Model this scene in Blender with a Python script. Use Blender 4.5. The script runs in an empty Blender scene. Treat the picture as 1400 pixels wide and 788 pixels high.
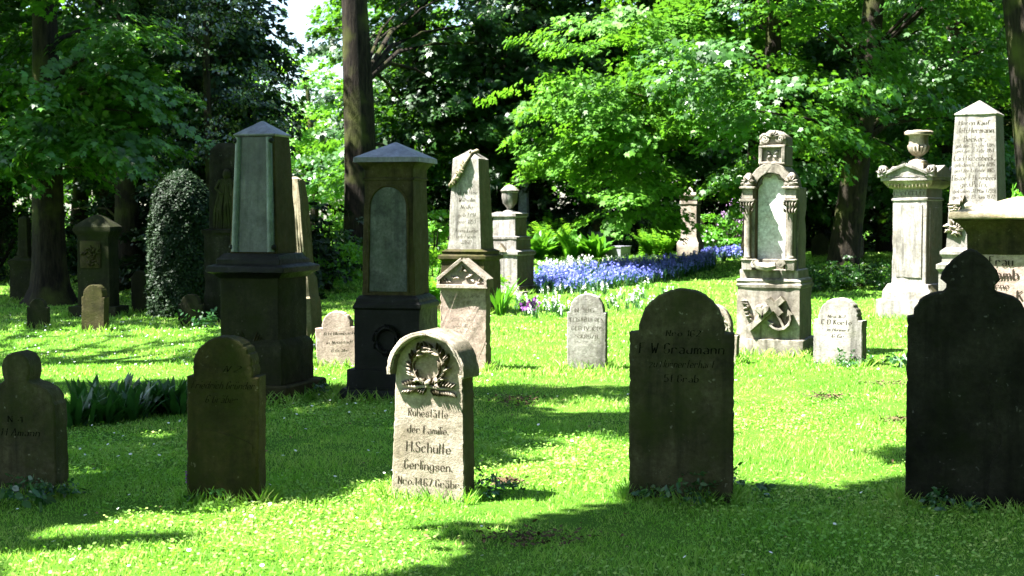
import bpy, bmesh, math, random
import numpy as np
from mathutils import Vector, Matrix

random.seed(7)
RNG = np.random.default_rng(11)
R = math.radians
scene = bpy.context.scene
COL = scene.collection

# ------------------------------------------------------------------ camera
FX, CX, CY, HC, HOR = 1944.4, 700.0, 394.0, 1.72, 295.0
PITCH = math.atan((CY - HOR) / FX)
CP, SP = math.cos(PITCH), math.sin(PITCH)

def ray(px, py):
    u, v = (px - CX) / FX, (CY - py) / FX
    return Vector((u, CP + v * SP, -SP + v * CP))

def TZ(y):                           # the lawn rises gently towards the flower bed
    f = min(1.0, max(0.0, (y - 26.5) / 15.0)); return .56 * f * f * (3 - 2 * f)

def G(px, py):                       # ground point seen at a pixel
    d = ray(px, py); t = 5.0
    while HC + d.z * t > TZ(d.y * t) and t < 160: t += .02
    return Vector((d.x * t, d.y * t, TZ(d.y * t)))

def at(px, py, Y):                   # point at a pixel, at distance Y
    d = ray(px, py); t = Y / d.y
    return Vector((d.x * t, Y, HC + d.z * t))

def gx(px, Y):                       # ground X at distance Y
    return at(px, 400, Y).x

def proj(p):
    x, y, z = p[0], p[1], p[2] - HC
    f = y * CP - z * SP
    if f < 0.05: return None
    return (CX + FX * x / f, CY - FX * (y * SP + z * CP) / f)

cam = bpy.data.cameras.new('camera')
cam.lens = 50; cam.sensor_width = 36; cam.clip_end = 600; cam.clip_start = 0.1
cam.dof.use_dof = True; cam.dof.focus_distance = 10.5; cam.dof.aperture_fstop = 5.6
camo = bpy.data.objects.new('camera', cam); COL.objects.link(camo)
camo.location = (0, 0, HC); camo.rotation_euler = (R(90) - PITCH, 0, 0)
scene.camera = camo

# ------------------------------------------------------------------ light
SUN_EL, SUN_AZ = 59.0, (-0.97, -0.24)
_n = math.hypot(*SUN_AZ)
SUN = Vector((SUN_AZ[0] / _n * math.cos(R(SUN_EL)), SUN_AZ[1] / _n * math.cos(R(SUN_EL)), math.sin(R(SUN_EL))))
w = bpy.data.worlds.new('World'); scene.world = w; w.use_nodes = True
nt = w.node_tree; bg = nt.nodes['Background']
sky = nt.nodes.new('ShaderNodeTexSky'); sky.sky_type = 'NISHITA'; sky.sun_disc = False
sky.sun_elevation = R(SUN_EL); sky.sun_rotation = math.atan2(SUN.x, SUN.y)
nt.links.new(sky.outputs[0], bg.inputs[0]); bg.inputs[1].default_value = 0.05
sl = bpy.data.lights.new('sun', 'SUN'); sl.energy = 5.0; sl.angle = R(0.53); sl.color = (1, 0.975, 0.93)
so = bpy.data.objects.new('sun', sl); COL.objects.link(so)
so.rotation_euler = (-SUN).to_track_quat('-Z', 'Y').to_euler(); so.location = SUN * 60
scene.view_settings.view_transform = 'Standard'; scene.view_settings.look = 'None'
scene.view_settings.exposure = 3.0; scene.view_settings.gamma = 1
scene.view_settings.use_curve_mapping = False
scene.cycles.max_bounces = 6; scene.cycles.transmission_bounces = 4; scene.cycles.diffuse_bounces = 2

# ------------------------------------------------------------------ materials
def newmat(name):
    m = bpy.data.materials.new(name); m.use_nodes = True
    t = m.node_tree; b = t.nodes['Principled BSDF']
    return m, t, b

def node(t, typ, **kw):
    n = t.nodes.new(typ)
    for k, v in kw.items():
        if k.startswith('i_'):
            n.inputs[k[2:].replace('_', ' ')].default_value = v
        else: setattr(n, k, v)
    return n

def ramp(t, src, a, b, ca=(0, 0, 0, 1), cb=(1, 1, 1, 1)):
    n = t.nodes.new('ShaderNodeValToRGB'); e = n.color_ramp.elements
    e[0].position, e[1].position, e[0].color, e[1].color = a, b, ca, cb
    t.links.new(src, n.inputs[0]); return n.outputs[0]

def mix(t, f, a, b, mode='MIX'):
    n = t.nodes.new('ShaderNodeMix'); n.data_type = 'RGBA'; n.blend_type = mode
    for s, v in ((n.inputs[0], f), (n.inputs[6], a), (n.inputs[7], b)):
        if isinstance(v, (int, float)): s.default_value = v
        elif isinstance(v, tuple): s.default_value = (*v[:3], 1)
        else: t.links.new(v, s)
    return n.outputs[2]

def stone(name, base, dark, moss=(0.07, 0.085, 0.02), moss_amt=0.3, streak=0.5, lichen=0.3, rough=0.85, bump=0.5, side=0.0, off=0.0, spec=0.12):
    m, t, b = newmat(name)
    tc = node(t, 'ShaderNodeTexCoord')
    mp = node(t, 'ShaderNodeMapping'); mp.inputs[1].default_value = (off, off * 1.7, off * .3)
    t.links.new(tc.outputs['Object'], mp.inputs[0]); P = mp.outputs[0]
    def noise_(scale, det=6, vec=P, ro=0.6):
        n = node(t, 'ShaderNodeTexNoise', i_Scale=scale, i_Detail=det, i_Roughness=ro); t.links.new(vec, n.inputs['Vector']); return n.outputs[0]
    c = mix(t, ramp(t, noise_(3.2), .38, .68), base, dark)
    c = mix(t, 0.75, c, ramp(t, noise_(30, 9, ro=.75), .32, .68, (.40, .38, .34, 1), (1.25, 1.25, 1.25, 1)), 'MULTIPLY')
    c = mix(t, 0.6, c, ramp(t, noise_(5.5, 7, ro=.75), .34, .6, (.45, .42, .36, 1), (1.12, 1.12, 1.12, 1)), 'MULTIPLY')
    mp2 = node(t, 'ShaderNodeMapping'); mp2.inputs[3].default_value = (11, 11, .9); t.links.new(P, mp2.inputs[0])
    st = ramp(t, noise_(1.0, 5, mp2.outputs[0]), .47, .68)
    ml = node(t, 'ShaderNodeMath', operation='MULTIPLY'); t.links.new(st, ml.inputs[0]); ml.inputs[1].default_value = streak
    c = mix(t, ml.outputs[0], c, tuple(x * .42 for x in dark))
    ms = ramp(t, noise_(2.1, 9, ro=.72), .62 - .3 * moss_amt, .74 - .2 * moss_amt)
    mm = node(t, 'ShaderNodeMath', operation='MULTIPLY'); t.links.new(ms, mm.inputs[0]); mm.inputs[1].default_value = min(1, moss_amt * 1.7)
    c = mix(t, mm.outputs[0], c, moss)
    if lichen > 0:
        v = node(t, 'ShaderNodeTexVoronoi', i_Scale=21.0); 
        wp = node(t, 'ShaderNodeVectorMath', operation='ADD'); nn = node(t, 'ShaderNodeTexNoise', i_Scale=30.0); t.links.new(P, nn.inputs['Vector'])
        sc = node(t, 'ShaderNodeVectorMath', operation='SCALE'); sc.inputs[3].default_value = .06; t.links.new(nn.outputs[1], sc.inputs[0])
        t.links.new(P, wp.inputs[0]); t.links.new(sc.outputs[0], wp.inputs[1]); t.links.new(wp.outputs[0], v.inputs['Vector'])
        sp = ramp(t, v.outputs[0], .10, .2, (1, 1, 1, 1), (0, 0, 0, 1))
        g2 = ramp(t, noise_(5.5, 4), .52, .6)
        ml2 = node(t, 'ShaderNodeMath', operation='MULTIPLY'); t.links.new(sp, ml2.inputs[0]); t.links.new(g2, ml2.inputs[1])
        ml3 = node(t, 'ShaderNodeMath', operation='MULTIPLY'); t.links.new(ml2.outputs[0], ml3.inputs[0]); ml3.inputs[1].default_value = lichen
        c = mix(t, ml3.outputs[0], c, tuple(min(.6, x * 1.5 + .08) for x in base))
    if side > 0:                      # algae tint that also puts shade into faces turned from the sun
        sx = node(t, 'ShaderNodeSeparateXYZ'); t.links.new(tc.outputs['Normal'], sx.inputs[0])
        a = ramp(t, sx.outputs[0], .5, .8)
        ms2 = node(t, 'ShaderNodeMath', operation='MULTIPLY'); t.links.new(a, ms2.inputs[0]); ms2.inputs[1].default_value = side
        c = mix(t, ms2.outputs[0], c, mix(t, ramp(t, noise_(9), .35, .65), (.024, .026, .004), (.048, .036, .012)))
    t.links.new(c, b.inputs['Base Color'])
    t.links.new(ramp(t, noise_(14), .3, .7, (rough - .12,) * 3 + (1,), (min(1, rough + .1),) * 3 + (1,)), b.inputs['Roughness'])
    b.inputs['Specular IOR Level'].default_value = spec
    bp = node(t, 'ShaderNodeBump', i_Strength=bump, i_Distance=.012)
    ad = node(t, 'ShaderNodeMath', operation='ADD'); t.links.new(noise_(60, 8, ro=.75), ad.inputs[0])
    t.links.new(noise_(9, 5), ad.inputs[1]); t.links.new(ad.outputs[0], bp.inputs['Height'])
    t.links.new(bp.outputs[0], b.inputs['Normal'])
    return m

def leafmat(name, c1, c2, trans=.4, rough=.42, spec=.5, tcol=None, patch=.7):
    m, t, b = newmat(name)
    ge = node(t, 'ShaderNodeNewGeometry'); tc = node(t, 'ShaderNodeTexCoord')
    n = node(t, 'ShaderNodeTexNoise', i_Scale=patch, i_Detail=3.0); t.links.new(tc.outputs['Object'], n.inputs['Vector'])
    a = node(t, 'ShaderNodeMath', operation='MULTIPLY_ADD'); t.links.new(ge.outputs['Random Per Island'], a.inputs[0]); a.inputs[1].default_value = .55
    s = node(t, 'ShaderNodeMath', operation='SUBTRACT'); t.links.new(n.outputs[0], s.inputs[0]); s.inputs[1].default_value = .27
    t.links.new(s.outputs[0], a.inputs[2])
    c = mix(t, a.outputs[0], c1, c2)
    if name == 'grass_blade':
        n5 = node(t, 'ShaderNodeTexNoise', i_Scale=.5, i_Detail=7.0, i_Roughness=.7); t.links.new(tc.outputs['Object'], n5.inputs['Vector'])
        m5 = node(t, 'ShaderNodeMath', operation='MULTIPLY'); t.links.new(ramp(t, n5.outputs[0], .41, .62), m5.inputs[0]); t.links.new(ge.outputs['Random Per Island'], m5.inputs[1])
        c = mix(t, m5.outputs[0], c, (.50, .52, .16))
    t.links.new(c, b.inputs['Base Color'])
    b.inputs['Roughness'].default_value = rough; b.inputs['Specular IOR Level'].default_value = spec
    tr = node(t, 'ShaderNodeBsdfTranslucent')
    tcol = tcol or tuple(min(1, x * y) for x, y in zip(c2, (1.9, 1.7, .9)))
    t.links.new(mix(t, .65, c, tcol), tr.inputs[0])
    ms = node(t, 'ShaderNodeMixShader'); ms.inputs[0].default_value = trans
    t.links.new(b.outputs[0], ms.inputs[1]); t.links.new(tr.outputs[0], ms.inputs[2])
    t.links.new(ms.outputs[0], t.nodes['Material Output'].inputs[0])
    return m

def plain(name, col, rough=.7, spec=.3):
    m, t, b = newmat(name); b.inputs['Base Color'].default_value = (*col, 1)
    b.inputs['Roughness'].default_value = rough; b.inputs['Specular IOR Level'].default_value = spec; return m

M = {}
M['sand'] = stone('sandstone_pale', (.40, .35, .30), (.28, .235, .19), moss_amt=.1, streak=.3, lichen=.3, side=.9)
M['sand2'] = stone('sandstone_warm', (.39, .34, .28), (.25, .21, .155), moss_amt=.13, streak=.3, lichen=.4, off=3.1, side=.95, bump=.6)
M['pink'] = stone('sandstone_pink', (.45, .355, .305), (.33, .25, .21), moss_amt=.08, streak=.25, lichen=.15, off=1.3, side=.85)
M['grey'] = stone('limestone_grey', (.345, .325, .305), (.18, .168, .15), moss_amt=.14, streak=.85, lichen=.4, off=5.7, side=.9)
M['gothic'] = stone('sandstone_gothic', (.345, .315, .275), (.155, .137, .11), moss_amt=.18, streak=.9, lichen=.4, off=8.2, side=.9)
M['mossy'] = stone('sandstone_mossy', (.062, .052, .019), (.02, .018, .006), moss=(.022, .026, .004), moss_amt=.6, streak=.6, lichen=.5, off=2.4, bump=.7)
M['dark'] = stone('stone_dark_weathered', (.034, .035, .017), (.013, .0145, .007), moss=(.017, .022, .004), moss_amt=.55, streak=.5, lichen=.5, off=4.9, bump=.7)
M['black'] = stone('stone_sooty', (.012, .0125, .010), (.004, .0045, .004), moss=(.006, .009, .002), moss_amt=.3, streak=.4, lichen=.35, off=6.6, rough=.55, spec=.15)  # near-black stone, smoother finish
M['soot'] = stone('stone_sooty_dry', (.026, .026, .019), (.007, .0075, .006), moss=(.009, .013, .003), moss_amt=.4, streak=.7, lichen=.6, off=6.6, rough=.9, spec=.08, bump=.9)  # near-black stone, rougher finish
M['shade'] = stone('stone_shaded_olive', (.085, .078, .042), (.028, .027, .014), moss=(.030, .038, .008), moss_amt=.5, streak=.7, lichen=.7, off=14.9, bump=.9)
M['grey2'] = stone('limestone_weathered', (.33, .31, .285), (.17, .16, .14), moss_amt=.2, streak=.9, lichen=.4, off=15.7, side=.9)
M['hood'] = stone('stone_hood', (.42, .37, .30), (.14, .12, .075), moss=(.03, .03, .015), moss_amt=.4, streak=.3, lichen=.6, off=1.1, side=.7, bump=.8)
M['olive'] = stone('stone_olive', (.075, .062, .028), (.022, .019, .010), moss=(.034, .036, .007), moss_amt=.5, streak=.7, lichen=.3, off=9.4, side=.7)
M['bronze'] = stone('bronze_verdigris', (.085, .098, .092), (.022, .028, .03), moss=(.07, .10, .085), moss_amt=.3, streak=.9, lichen=0, rough=.55, off=12.2, bump=.2, spec=.5)
M['bronze_light'] = stone('bronze_verdigris_pale', (.17, .22, .195), (.07, .10, .09), moss=(.07, .12, .11), moss_amt=.3, streak=.6, lichen=0, rough=.5, off=2.2, bump=.2, spec=.5)
M['panel'] = stone('panel_greenish', (.15, .165, .145), (.055, .065, .06), moss=(.05, .07, .045), moss_amt=.45, streak=.6, lichen=.2, off=7.7, bump=.35)
M['marble'] = stone('marble_white', (.74, .76, .74), (.58, .63, .62), moss=(.35, .45, .42), moss_amt=.1, streak=.12, lichen=0, rough=.5, off=1.9, bump=.08)
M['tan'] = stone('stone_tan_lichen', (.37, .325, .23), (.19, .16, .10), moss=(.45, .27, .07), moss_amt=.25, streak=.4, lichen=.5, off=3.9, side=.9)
M['slate'] = stone('roof_slate', (.16, .165, .20), (.07, .075, .09), moss=(.07, .08, .05), moss_amt=.3, streak=.5, lichen=.3, rough=.45, off=3.3, bump=.4, spec=.6)
def carve_shade_mat(name, col, keep):  # dark colour stands for the shadow inside carved letters
    m, t, b = newmat(name); b.inputs['Base Color'].default_value = (*col, 1); b.inputs['Roughness'].default_value = .9; b.inputs['Specular IOR Level'].default_value = .05
    tc = node(t, 'ShaderNodeTexCoord'); n = node(t, 'ShaderNodeTexNoise', i_Scale=34.0, i_Detail=6.0, i_Roughness=.7); t.links.new(tc.outputs['Object'], n.inputs['Vector'])
    t.links.new(ramp(t, n.outputs[0], .62 - keep * .4, .70 - keep * .4), b.inputs['Alpha']); return m
M['ink'] = carve_shade_mat('letter_cut', (.03, .024, .016), .95)
M['ink_soft'] = carve_shade_mat('letter_worn', (.10, .085, .07), .55)
M['ink_black'] = carve_shade_mat('letter_black', (.005, .005, .003), .6)
M['lead'] = stone('zinc_grey', (.33, .33, .40), (.24, .24, .3), moss_amt=.05, streak=.5, lichen=0, off=4.4, bump=.15)

def barkmat():
    m, t, b = newmat('bark')
    tc = node(t, 'ShaderNodeTexCoord'); mp = node(t, 'ShaderNodeMapping'); mp.inputs[3].default_value = (6, 6, 1.1)
    t.links.new(tc.outputs['Object'], mp.inputs[0])
    n = node(t, 'ShaderNodeTexNoise', i_Scale=2.4, i_Detail=9.0, i_Roughness=.7); t.links.new(mp.outputs[0], n.inputs['Vector'])
    n2 = node(t, 'ShaderNodeTexNoise', i_Scale=1.3, i_Detail=5.0); t.links.new(tc.outputs['Object'], n2.inputs['Vector'])
    c = mix(t, ramp(t, n.outputs[0], .35, .65), (.005, .004, .003), (.03, .024, .016))
    c = mix(t, ramp(t, n2.outputs[0], .5, .68), c, (.055, .065, .014))
    t.links.new(c, b.inputs['Base Color']); b.inputs['Roughness'].default_value = .95; b.inputs['Specular IOR Level'].default_value = .15
    bp = node(t, 'ShaderNodeBump', i_Strength=1.0, i_Distance=.05); t.links.new(n.outputs[0], bp.inputs['Height']); t.links.new(bp.outputs[0], b.inputs['Normal'])
    return m
M['bark'] = barkmat()
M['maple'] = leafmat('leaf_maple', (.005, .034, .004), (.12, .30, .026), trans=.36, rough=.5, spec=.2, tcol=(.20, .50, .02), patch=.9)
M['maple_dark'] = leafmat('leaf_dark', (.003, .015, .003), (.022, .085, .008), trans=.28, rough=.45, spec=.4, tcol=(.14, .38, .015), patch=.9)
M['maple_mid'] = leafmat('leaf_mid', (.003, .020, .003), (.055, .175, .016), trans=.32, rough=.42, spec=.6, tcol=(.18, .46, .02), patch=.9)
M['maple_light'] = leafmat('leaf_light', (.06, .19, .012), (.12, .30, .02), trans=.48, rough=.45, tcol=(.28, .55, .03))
M['yew'] = leafmat('leaf_yew', (.004, .012, .003), (.012, .034, .007), trans=.1, rough=.55, spec=.2)
M['conifer'] = leafmat('leaf_conifer', (.006, .020, .008), (.014, .042, .012), trans=.08, rough=.55, spec=.25)
M['holly'] = leafmat('leaf_holly', (.016, .040, .014), (.05, .095, .03), trans=.1, rough=.2, spec=.9)
M['fern'] = leafmat('leaf_fern', (.05, .19, .012), (.12, .31, .02), trans=.45, rough=.5, tcol=(.28, .6, .03))
M['lily'] = leafmat('leaf_lily', (.012, .055, .012), (.03, .11, .02), trans=.25, rough=.35, spec=.6)
M['hosta'] = leafmat('leaf_hosta', (.05, .18, .012), (.09, .27, .02), trans=.4, rough=.4)
M['grass'] = leafmat('grass_blade', (.045, .19, .008), (.33, .56, .11), trans=.42, rough=.5, spec=.3, tcol=(.25, .62, .02), patch=1.3)
M['bluebell'] = leafmat('petal_blue', (.085, .10, .42), (.22, .25, .64), trans=.3, rough=.6, tcol=(.25, .3, .9))
M['white_petal'] = leafmat('petal_white', (.75, .76, .78), (.82, .82, .78), trans=.25, rough=.6, tcol=(.9, .9, .88))
M['lilac_petal'] = leafmat('petal_lilac', (.50, .25, .62), (.75, .55, .78), trans=.3, rough=.6, tcol=(.8, .5, .9))
M['purple_petal'] = leafmat('petal_purple', (.15, .03, .22), (.25, .06, .32), trans=.2, rough=.6)

def groundmat():
    m, t, b = newmat('lawn_ground')
    tc = node(t, 'ShaderNodeTexCoord')
    n = node(t, 'ShaderNodeTexNoise', i_Scale=1.1, i_Detail=8.0, i_Roughness=.65); t.links.new(tc.outputs['Object'], n.inputs['Vector'])
    n2 = node(t, 'ShaderNodeTexNoise', i_Scale=45.0, i_Detail=6.0, i_Roughness=.7); t.links.new(tc.outputs['Object'], n2.inputs['Vector'])
    n3 = node(t, 'ShaderNodeTexNoise', i_Scale=.55, i_Detail=5.0); t.links.new(tc.outputs['Object'], n3.inputs['Vector'])
    c = mix(t, ramp(t, n.outputs[0], .35, .7), (.05, .16, .008), (.15, .31, .03))
    c = mix(t, ramp(t, n2.outputs[0], .3, .7), c, (.03, .075, .008))
    c = mix(t, ramp(t, n3.outputs[0], .66, .74), c, (.10, .075, .04))
    t.links.new(c, b.inputs['Base Color']); b.inputs['Roughness'].default_value = .95; b.inputs['Specular IOR Level'].default_value = .1
    bp = node(t, 'ShaderNodeBump', i_Strength=.8, i_Distance=.04); t.links.new(n2.outputs[0], bp.inputs['Height']); t.links.new(bp.outputs[0], b.inputs['Normal'])
    return m
M['ground'] = groundmat()

# ------------------------------------------------------------------ objects
def tag(o, label=None, cat=None, group=None, kind=None):
    for k, v in (('label', label), ('category', cat), ('group', group), ('kind', kind)):
        if v: o[k] = v
    return o

def thing(name, label, cat, loc, rz=0.0, group=None, tilt=(0, 0)):
    o = bpy.data.objects.new(name, None); COL.objects.link(o)
    o.empty_display_size = .2
    o.location = loc; o.rotation_euler = (R(tilt[0]), R(tilt[1]), R(rz))
    return tag(o, label, cat, group)

def link_mesh(name, me, mat, parent=None):
    o = bpy.data.objects.new(name, me); COL.objects.link(o)
    if mat is not None: me.materials.append(mat)
    if parent is not None: o.parent = parent
    return o

WEATHERED = {m.name for k_, m in M.items() if 'stone' in m.name}
def weather(me, amp=.0032, cell=.09):
    """splits long edges and wears faces, edges and corners a few millimetres"""
    from mathutils import noise
    bm = bmesh.new(); bm.from_mesh(me); big = {v for f in bm.faces if len(f.verts) > 8 for v in f.verts}
    for _ in range(3):
        es = [e for e in bm.edges if e.calc_length() > cell * 1.9 and not (e.verts[0] in big and e.verts[1] in big)]
        if not es or len(bm.verts) > 14000: break
        bmesh.ops.subdivide_edges(bm, edges=es, cuts=1, use_grid_fill=True)
    bm.normal_update(); off = Vector((random.uniform(0, 9), random.uniform(0, 9), 0)); mv = []
    for v in bm.verts:
        if v in big: mv.append(None); continue
        sharp_ = max([e.calc_face_angle(0) for e in v.link_edges] + [0]) > .6
        d = noise.noise(v.co * 9 + off) * amp + noise.noise(v.co * 31 + off) * amp * .6
        if sharp_ and not any(e.other_vert(v) in big for e in v.link_edges): d -= max(0, noise.noise(v.co * 14 + off * 3) - .10) * .034
        mv.append(v.normal * d)
    for v, m_ in zip(bm.verts, mv):
        if m_ is not None: v.co += m_
    bm.to_mesh(me); bm.free()

class MB:
    """collects simple solids into one mesh"""
    def __init__(s): s.v = []; s.f = []
    def add(s, verts, faces, mat=None):
        n = len(s.v)
        s.v += [tuple(mat @ Vector(p)) for p in verts] if mat is not None else [tuple(p) for p in verts]
        s.f += [tuple(i + n for i in f) for f in faces]; return s
    def loft(s, rings, cx=0, cy=0, ch=.008):
        """rectangular rings (width, depth, z), chamfered corners, closed at both ends"""
        V, F = [], []
        for (a, b, z) in rings:
            x, y = a / 2, b / 2; c = min(ch, x * .3, y * .3)
            V += [(cx + p, cy + q, z) for p, q in ((-x + c, -y), (x - c, -y), (x, -y + c), (x, y - c), (x - c, y), (-x + c, y), (-x, y - c), (-x, -y + c))]
        for i in range(len(rings) - 1):
            for k in range(8):
                F.append((i * 8 + k, i * 8 + (k + 1) % 8, i * 8 + 8 + (k + 1) % 8, i * 8 + 8 + k))
        F.append(tuple(range(7, -1, -1))); m = (len(rings) - 1) * 8; F.append(tuple(m + k for k in range(8)))
        return s.add(V, F)
    def box(s, w, d, z0, z1, cx=0, cy=0, b=.008):
        return s.loft([(w - 2 * b, d - 2 * b, z0), (w, d, z0 + b), (w, d, z1 - b), (w - 2 * b, d - 2 * b, z1)], cx, cy, b)
    def prism(s, prof, y0, y1, b=.008, jit=0.0, step=None, mat=None):
        """outline in x,z pushed from y0 (front) to y1, edges chamfered"""
        P = [Vector((p[0], p[1])) for p in prof]
        if step:
            Q = []
            for i, p in enumerate(P):
                q = P[(i + 1) % len(P)]; n = max(1, int((q - p).length / step))
                Q += [p.lerp(q, k / n) for k in range(n)]
            P = Q
        area = sum(P[i].x * P[(i + 1) % len(P)].y - P[(i + 1) % len(P)].x * P[i].y for i in range(len(P)))
        if area < 0: P.reverse()
        N = len(P); I = []
        for i in range(N):
            t = (P[(i + 1) % N] - P[i - 1]); t = t.normalized() if t.length > 1e-9 else Vector((1, 0))
            nrm = Vector((t.y, -t.x))
            if jit: P[i] = P[i] + nrm * (random.gauss(0, jit) - (jit * 5 * random.random() if random.random() < .07 else 0))
            I.append(P[i] - nrm * b)
        V = [(p.x, y0, p.y) for p in I] + [(p.x, y0 + b, p.y) for p in P] + [(p.x, y1 - b, p.y) for p in P] + [(p.x, y1, p.y) for p in I]
        F = [tuple(range(N)), tuple(range(4 * N - 1, 3 * N - 1, -1))]
        for r in range(3):
            for i in range(N):
                j = (i + 1) % N; F.append((r * N + i, r * N + N + i, r * N + N + j, r * N + j))
        return s.add(V, F, mat)
    def lathe(s, prof, cx=0, cy=0, n=24, flute=0.0, fz=None):
        V, F = [], []
        for (r, z) in prof:
            for k in range(n):
                a = 2 * math.pi * k / n
                rr = r * (1 - flute * (k % 2)) if (fz is None or fz[0] <= z <= fz[1]) else r
                V.append((cx + rr * math.cos(a), cy + rr * math.sin(a), z))
        for i in range(len(prof) - 1):
            for k in range(n): F.append((i * n + k, i * n + (k + 1) % n, i * n + n + (k + 1) % n, i * n + n + k))
        F.append(tuple(range(n - 1, -1, -1))); m = (len(prof) - 1) * n; F.append(tuple(m + k for k in range(n)))
        return s.add(V, F)
    def tube(s, pts, radii, n=8, ry=1.0):
        V, F = [], []; P = [Vector(p) for p in pts]
        for i, p in enumerate(P):
            t = (P[min(i + 1, len(P) - 1)] - P[max(i - 1, 0)]).normalized()
            a = t.cross(Vector((0, 1, 0)) if abs(t.y) < .9 else Vector((1, 0, 0))).normalized(); b = t.cross(a)
            for k in range(n):
                w_ = 2 * math.pi * k / n; V.append(tuple(p + (a * math.cos(w_) + b * math.sin(w_) * ry) * radii[i]))
        for i in range(len(P) - 1):
            for k in range(n): F.append((i * n + k, i * n + (k + 1) % n, i * n + n + (k + 1) % n, i * n + n + k))
        F.append(tuple(range(n - 1, -1, -1))); m = (len(P) - 1) * n; F.append(tuple(m + k for k in range(n)))
        return s.add(V, F)
    def petal(s, x, z, ang, L, W, t, y):
        """a carved leaf lying on a face at depth y that looks towards -y"""
        c, q = math.cos(ang), math.sin(ang)
        g = lambda a, b, h: (x + a * c - b * q, y - h, z + a * q + b * c)
        return s.add([g(0, 0, t * .3), g(L * .45, W / 2, t * .35), g(L, 0, t * .5), g(L * .45, -W / 2, t * .35), g(L * .45, 0, t),
                      g(0, 0, -.005), g(L * .45, W / 2, -.005), g(L, 0, -.005), g(L * .45, -W / 2, -.005)],
                     [(0, 4, 1), (1, 4, 2), (2, 4, 3), (3, 4, 0), (0, 1, 6, 5), (1, 2, 7, 6), (2, 3, 8, 7), (3, 0, 5, 8)])
    def build(s, name, mat, parent=None, sharp=32):
        if name in ('capital', 'crocket', 'foliage_relief', 'wreath', 'laurel_spray', 'garland', 'acroterion', 'scroll_crest', 'palm_relief', 'relief_panel', 'butterfly_relief'): sharp = 75
        me = bpy.data.meshes.new(name); me.from_pydata(s.v, [], s.f)
        bm = bmesh.new(); bm.from_mesh(me); bmesh.ops.recalc_face_normals(bm, faces=bm.faces); bm.to_mesh(me); bm.free()
        if mat is not None and mat.name in WEATHERED: weather(me)
        me.shade_smooth(); me.set_sharp_from_angle(angle=R(sharp))
        return link_mesh(name, me, mat, parent)

# ------------------------------------------------------------------ lettering drawn with a broad pen
FONT = {k: v.split() for k, v in {
 'A': '022942 1535', 'B': '02092938372606 2635332202', 'C': '3829190803122233', 'D': '02092938332202', 'E': '39090232 0626', 'F': '390902 0626',
 'G': '38291908031222333525', 'H': '0209 4942 0646', 'I': '0209', 'J': '39331202', 'K': '0209 3906 1632', 'L': '090232', 'M': '0209254942',
 'N': '02093239', 'O': '190803122233382919', 'P': '02092938362505', 'R': '02092938362606 1632', 'S': '3829190807163533221203', 'T': '0949 2922',
 'U': '090312223339', 'V': '092249', 'W': '0912263249', 'Z': '09390232',
 'a': '06263532 341403122233', 'b': '0902 0516263533221203', 'c': '3526160503122233', 'd': '3932 3526160503122233', 'e': '04343526160503122233',
 'f': '38291812 0626', 'g': '3631201001 3526160503122233', 'h': '0902 0516263532', 'i': '0602 0809', 'k': '0902 3604 1532', 'l': '0902',
 'm': '0602 05162522 25364542', 'n': '0602 0516263532', 'o': '160503122233352616', 'p': '0600 0516263533221203', 'r': '0602 05162635',
 's': '35261605143433221203', 't': '19131222 0626', 'u': '0603122233 3632', 'v': '062236', 'w': '0612243246', 'z': '06360232',
 'ä': '06263532 341403122233 0809 2829', 'ü': '0603122233 3632 0809 2829',
 '0': '190803122233382919', '1': '081912', '2': '08192938370232', '3': '0819293837263533221203', '4': '32390444', '5': '390906263533221203',
 '6': '382919080312223334251504', '7': '093912', '8': '16070819293837261605031222333526', '9': '0312223338291908071626', '.': '0203', ',': '1301', '-': '0525', '/': '0239'}.items()}

def inscription(parent, lines, mat, yf, name='lettering', pen=.95, proud=.0012):
    """lines: (text, x centre, baseline z, cap height, width or None, shear); yf(z) gives the face depth"""
    cnt = 0
    pa = R(17); nx, nz = math.cos(pa) * pen / 2, math.sin(pa) * pen / 2
    for (txt, xc, zb, caph, wid, sh) in lines:
        u = caph / 7.0; x = 0; segs = []; wi = 0
        for chx in txt:
            if chx == ' ': x += 2.6; wi += 1; continue
            gl = FONT.get(chx)
            if not gl: continue
            wmax = 0
            for st in gl:
                pts = [(int(st[i]), int(st[i + 1]) - 2) for i in range(0, len(st), 2)]
                wmax = max(wmax, max(p[0] for p in pts))
                for a, b in zip(pts[:-1], pts[1:]): segs.append((x + a[0] + sh * a[1], a[1], x + b[0] + sh * b[1], b[1], wi))
            x += wmax + 1.75
        tot = max(1e-6, x - 1.75); kx = (wid / (tot * u)) if wid else 1.0
        words_ = {}
        for (ax, az, bx, bz, wi) in segs:
            mb = words_.setdefault(wi, MB())
            cnt += 1; dy = proud + (cnt % 9) * .00012
            q = []
            for (px_, pz_) in ((ax - nx, az - nz), (ax + nx, az + nz), (bx + nx, bz + nz), (bx - nx, bz - nz)):
                X = xc + (px_ - tot / 2) * u * kx; Z = zb + pz_ * u
                q.append((X, yf(Z) - dy, Z))
            mb.add(q, [(0, 1, 2, 3)])
        for mb in words_.values():                  # one piece of lettering per word
            me = bpy.data.meshes.new(name); me.from_pydata(mb.v, [], mb.f); link_mesh(name, me, mat, parent)

# ------------------------------------------------------------------ outlines
def mirror(half):
    """half outline (x, z) from the foot up to the top middle -> closed outline"""
    return [(x, z) for x, z in half] + [(-x, z) for x, z in reversed(half) if x > 1e-6]

def shouldered(W, H, hw, sz, arch=None, n=22):
    arch = arch or hw
    pts = [(W / 2, 0), (W / 2, sz), (hw, sz + .004)]
    for k in range(n + 1):
        a = math.pi / 2 * k / n
        pts.append((hw * math.cos(a), H - arch + arch * math.sin(a)))
    return mirror(pts)

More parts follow.
